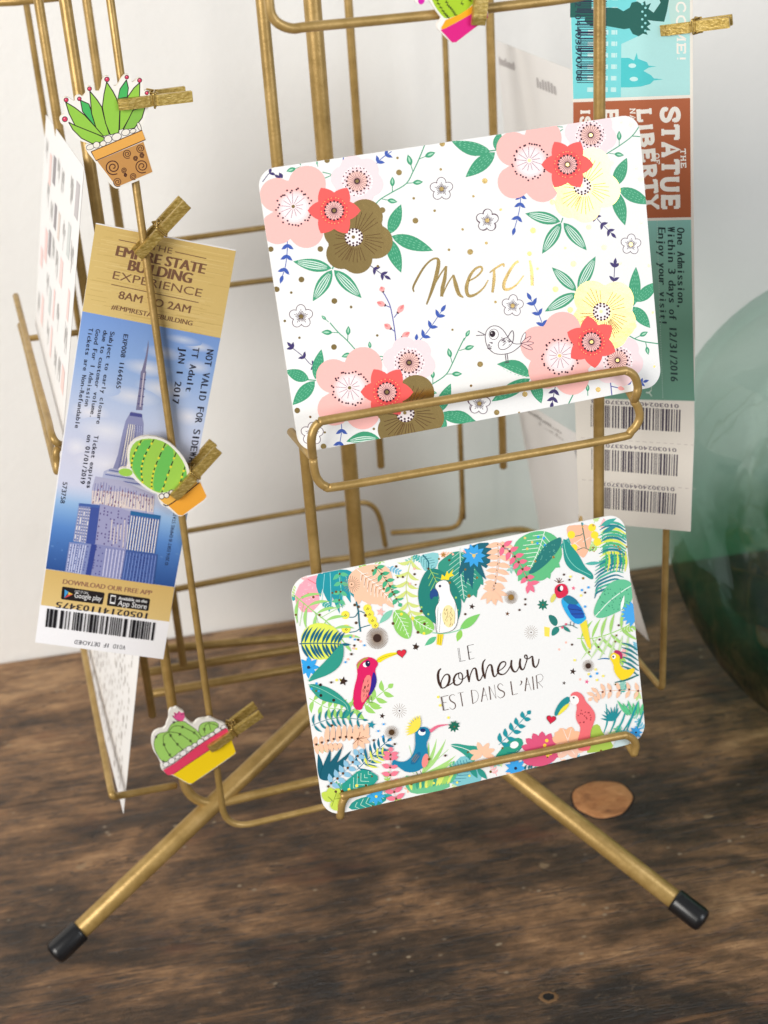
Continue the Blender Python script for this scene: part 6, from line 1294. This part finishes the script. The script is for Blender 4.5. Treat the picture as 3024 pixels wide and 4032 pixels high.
for pts in ([(345, 770), (280, 820), (285, 940), (355, 1070), (400, 1110)], [(345, 770), (370, 820), (460, 930), (550, 1020)], [(345, 770), (420, 775), (500, 800), (630, 890), (660, 930)], [(345, 770), (400, 700), (500, 695), (680, 780), (770, 880)], [(870, 650), (820, 690), (815, 790)], [(870, 650), (890, 730), (900, 750)], [(870, 650), (940, 670), (1000, 700)]): A.stroke(pts, 7, LN_)
for x, y in ((285, 935), (360, 1068), (370, 815), (460, 930), (490, 800), (630, 885), (525, 705), (680, 780), (180, 835), (275, 1155), (410, 645), (810, 735)): A.strokes([(x - 18, y - 12, x + 18, y + 12), (x - 16, y + 14, x + 16, y - 14), (x, y - 20, x, y + 20)], 7, LN_)
A.poly([(425, 590), (390, 555), (425, 560), (412, 510), (455, 530), (480, 495), (505, 520), (545, 515), (555, 580), (530, 625), (480, 635)], (238, 92, 158)); A.stroke([(390, 555), (440, 610), (500, 635)], 7, LN_); A.strokes([(425, 520, 440, 570), (475, 500, 460, 545), (505, 545, 545, 535)], 6, LN_)
for k in range(11): t = k / 10; x, y = 310 + 750 * t, 1195 - 490 * t + (30 if .35 < t < .6 else 0) * -.4; r = 40 + 8 * math.sin(k * 2.3); A.ell(x, y, r + 4, r - 4, -30, LN_); A.ell(x, y, r - 2, r - 10, -30, (250, 248, 246))
A.poly([(272, 1268), (420, 1180), (760, 930), (1095, 715), (1115, 740), (1150, 830), (860, 1010), (400, 1325), (330, 1330)], (234, 66, 104)); A.poly([(400, 1325), (860, 1020), (1155, 840), (1218, 1025), (1205, 1055), (650, 1440), (605, 1440)], (250, 214, 18)); A.stroke([(270, 1255), (420, 1170), (760, 925), (1090, 712)], 7, LN_); A.stroke([(410, 1318), (860, 1012), (1150, 832)], 7, (120, 30, 30))
o = A.build('cactus_cutout', OUT, 0.0018, [MAT_BOARD, MAT_FOIL], (206, 172, 128), (244, 240, 232)); tag(o, 'wooden cut-out of two barrel cacti with a pink bloom in a pink and yellow planter', 'cut-out')
# cactus in a magenta pot, top of the picture
nM = nT + RW + 0.0028; A = cut(nM); kt = (1600, 0, .24111); A.crop(*kt)
out = smooth_px([(140, -60), (130, 10), (190, 70), (240, 75), (300, 20), (370, -10), (440, 110), (550, 260), (590, 300), (510, 380), (505, 460), (545, 510), (740, 700), (810, 695), (1335, 300), (1330, 160), (1300, 20), (1200, -60), (1180, -300), (1100, -480), (900, -560), (640, -500), (420, -300), (360, -160)], 1); OUT = [A.uv(*p) for p in out]
GY = (170, 206, 40); A.poly([(400, -40), (430, -260), (640, -460), (900, -520), (1080, -440), (1150, -260), (1120, 0), (1060, 100), (900, 230), (660, 310), (600, 280), (480, 130)], GY, 0, 1)
for pts in ([(620, -400), (540, -150), (500, 0), (600, 180), (680, 280)], [(800, -440), (660, -200), (660, 40), (740, 150), (800, 240)], [(930, -440), (900, -200), (910, 60)], [(1040, -380), (1060, -150), (1040, 10)]):
    A.stroke(pts, 6, (70, 90, 20)); P = catmull(pts, 3)
    for p in P[1:]: A.strokes([(p[0] - 28, p[1], p[0] + 28, p[1]), (p[0] - 16, p[1] - 24, p[0] + 16, p[1] + 24)], 11, (36, 44, 16))
A.ell(245, 0, 55, 75, 10, (214, 18, 170)); A.poly([(560, 465), (640, 325), (860, 240), (1000, 150), (1180, 0), (1250, 60), (1060, 230), (860, 340), (600, 480)], (250, 172, 24)); A.poly([(556, 488), (640, 460), (860, 345), (1040, 240), (1290, 30), (1322, 160), (1328, 290), (810, 688), (745, 692)], (222, 24, 130))
o = A.build('cactus_cutout', OUT, 0.0018, [MAT_BOARD, MAT_FOIL], (206, 172, 128), (246, 242, 236)); tag(o, 'wooden cut-out of lime cactus in a magenta pot hanging at the top of the stand', 'cut-out')

# pegs
def pl(b): return W(0, b, 0.3), NA
P_, N_ = pl(nP + .0002)
clothespin((463, 410), (757, 380), P_, N_, 0.0044, 0.0058, 'gold clothespin level on the spiky succulent cut-out', .10)
clothespin((682, 1956), (857, 1768), P_, N_, 0.0046, 0.0052, 'gold clothespin slanting up from the orange pot of the striped cactus', .05)
clothespin((822, 2946), (1030, 2815), P_, N_, 0.0044, 0.0046, 'gold clothespin gripping the pink and yellow planter of barrel cacti', .12)
P_, N_ = pl(nE + RW + .0006)
clothespin((541, 1006), (735, 802), P_, N_, 0.0044, 0.0050, 'gold clothespin pinning the gold top of the blue ticket to its wire', .05)
P_, N_ = pl(nM + .0002)
clothespin((1879, 98), (1905, -190), P_, N_, 0.0050, 0.0058, 'gold clothespin upright on the magenta pot, cut by the top of the picture', 0)
clothespin((2603, 119), (2874, 86), LP + LN * .0006, LN, 0.0044, 0.0014, 'gold clothespin sticking out from the edge of the turquoise ticket', .05)
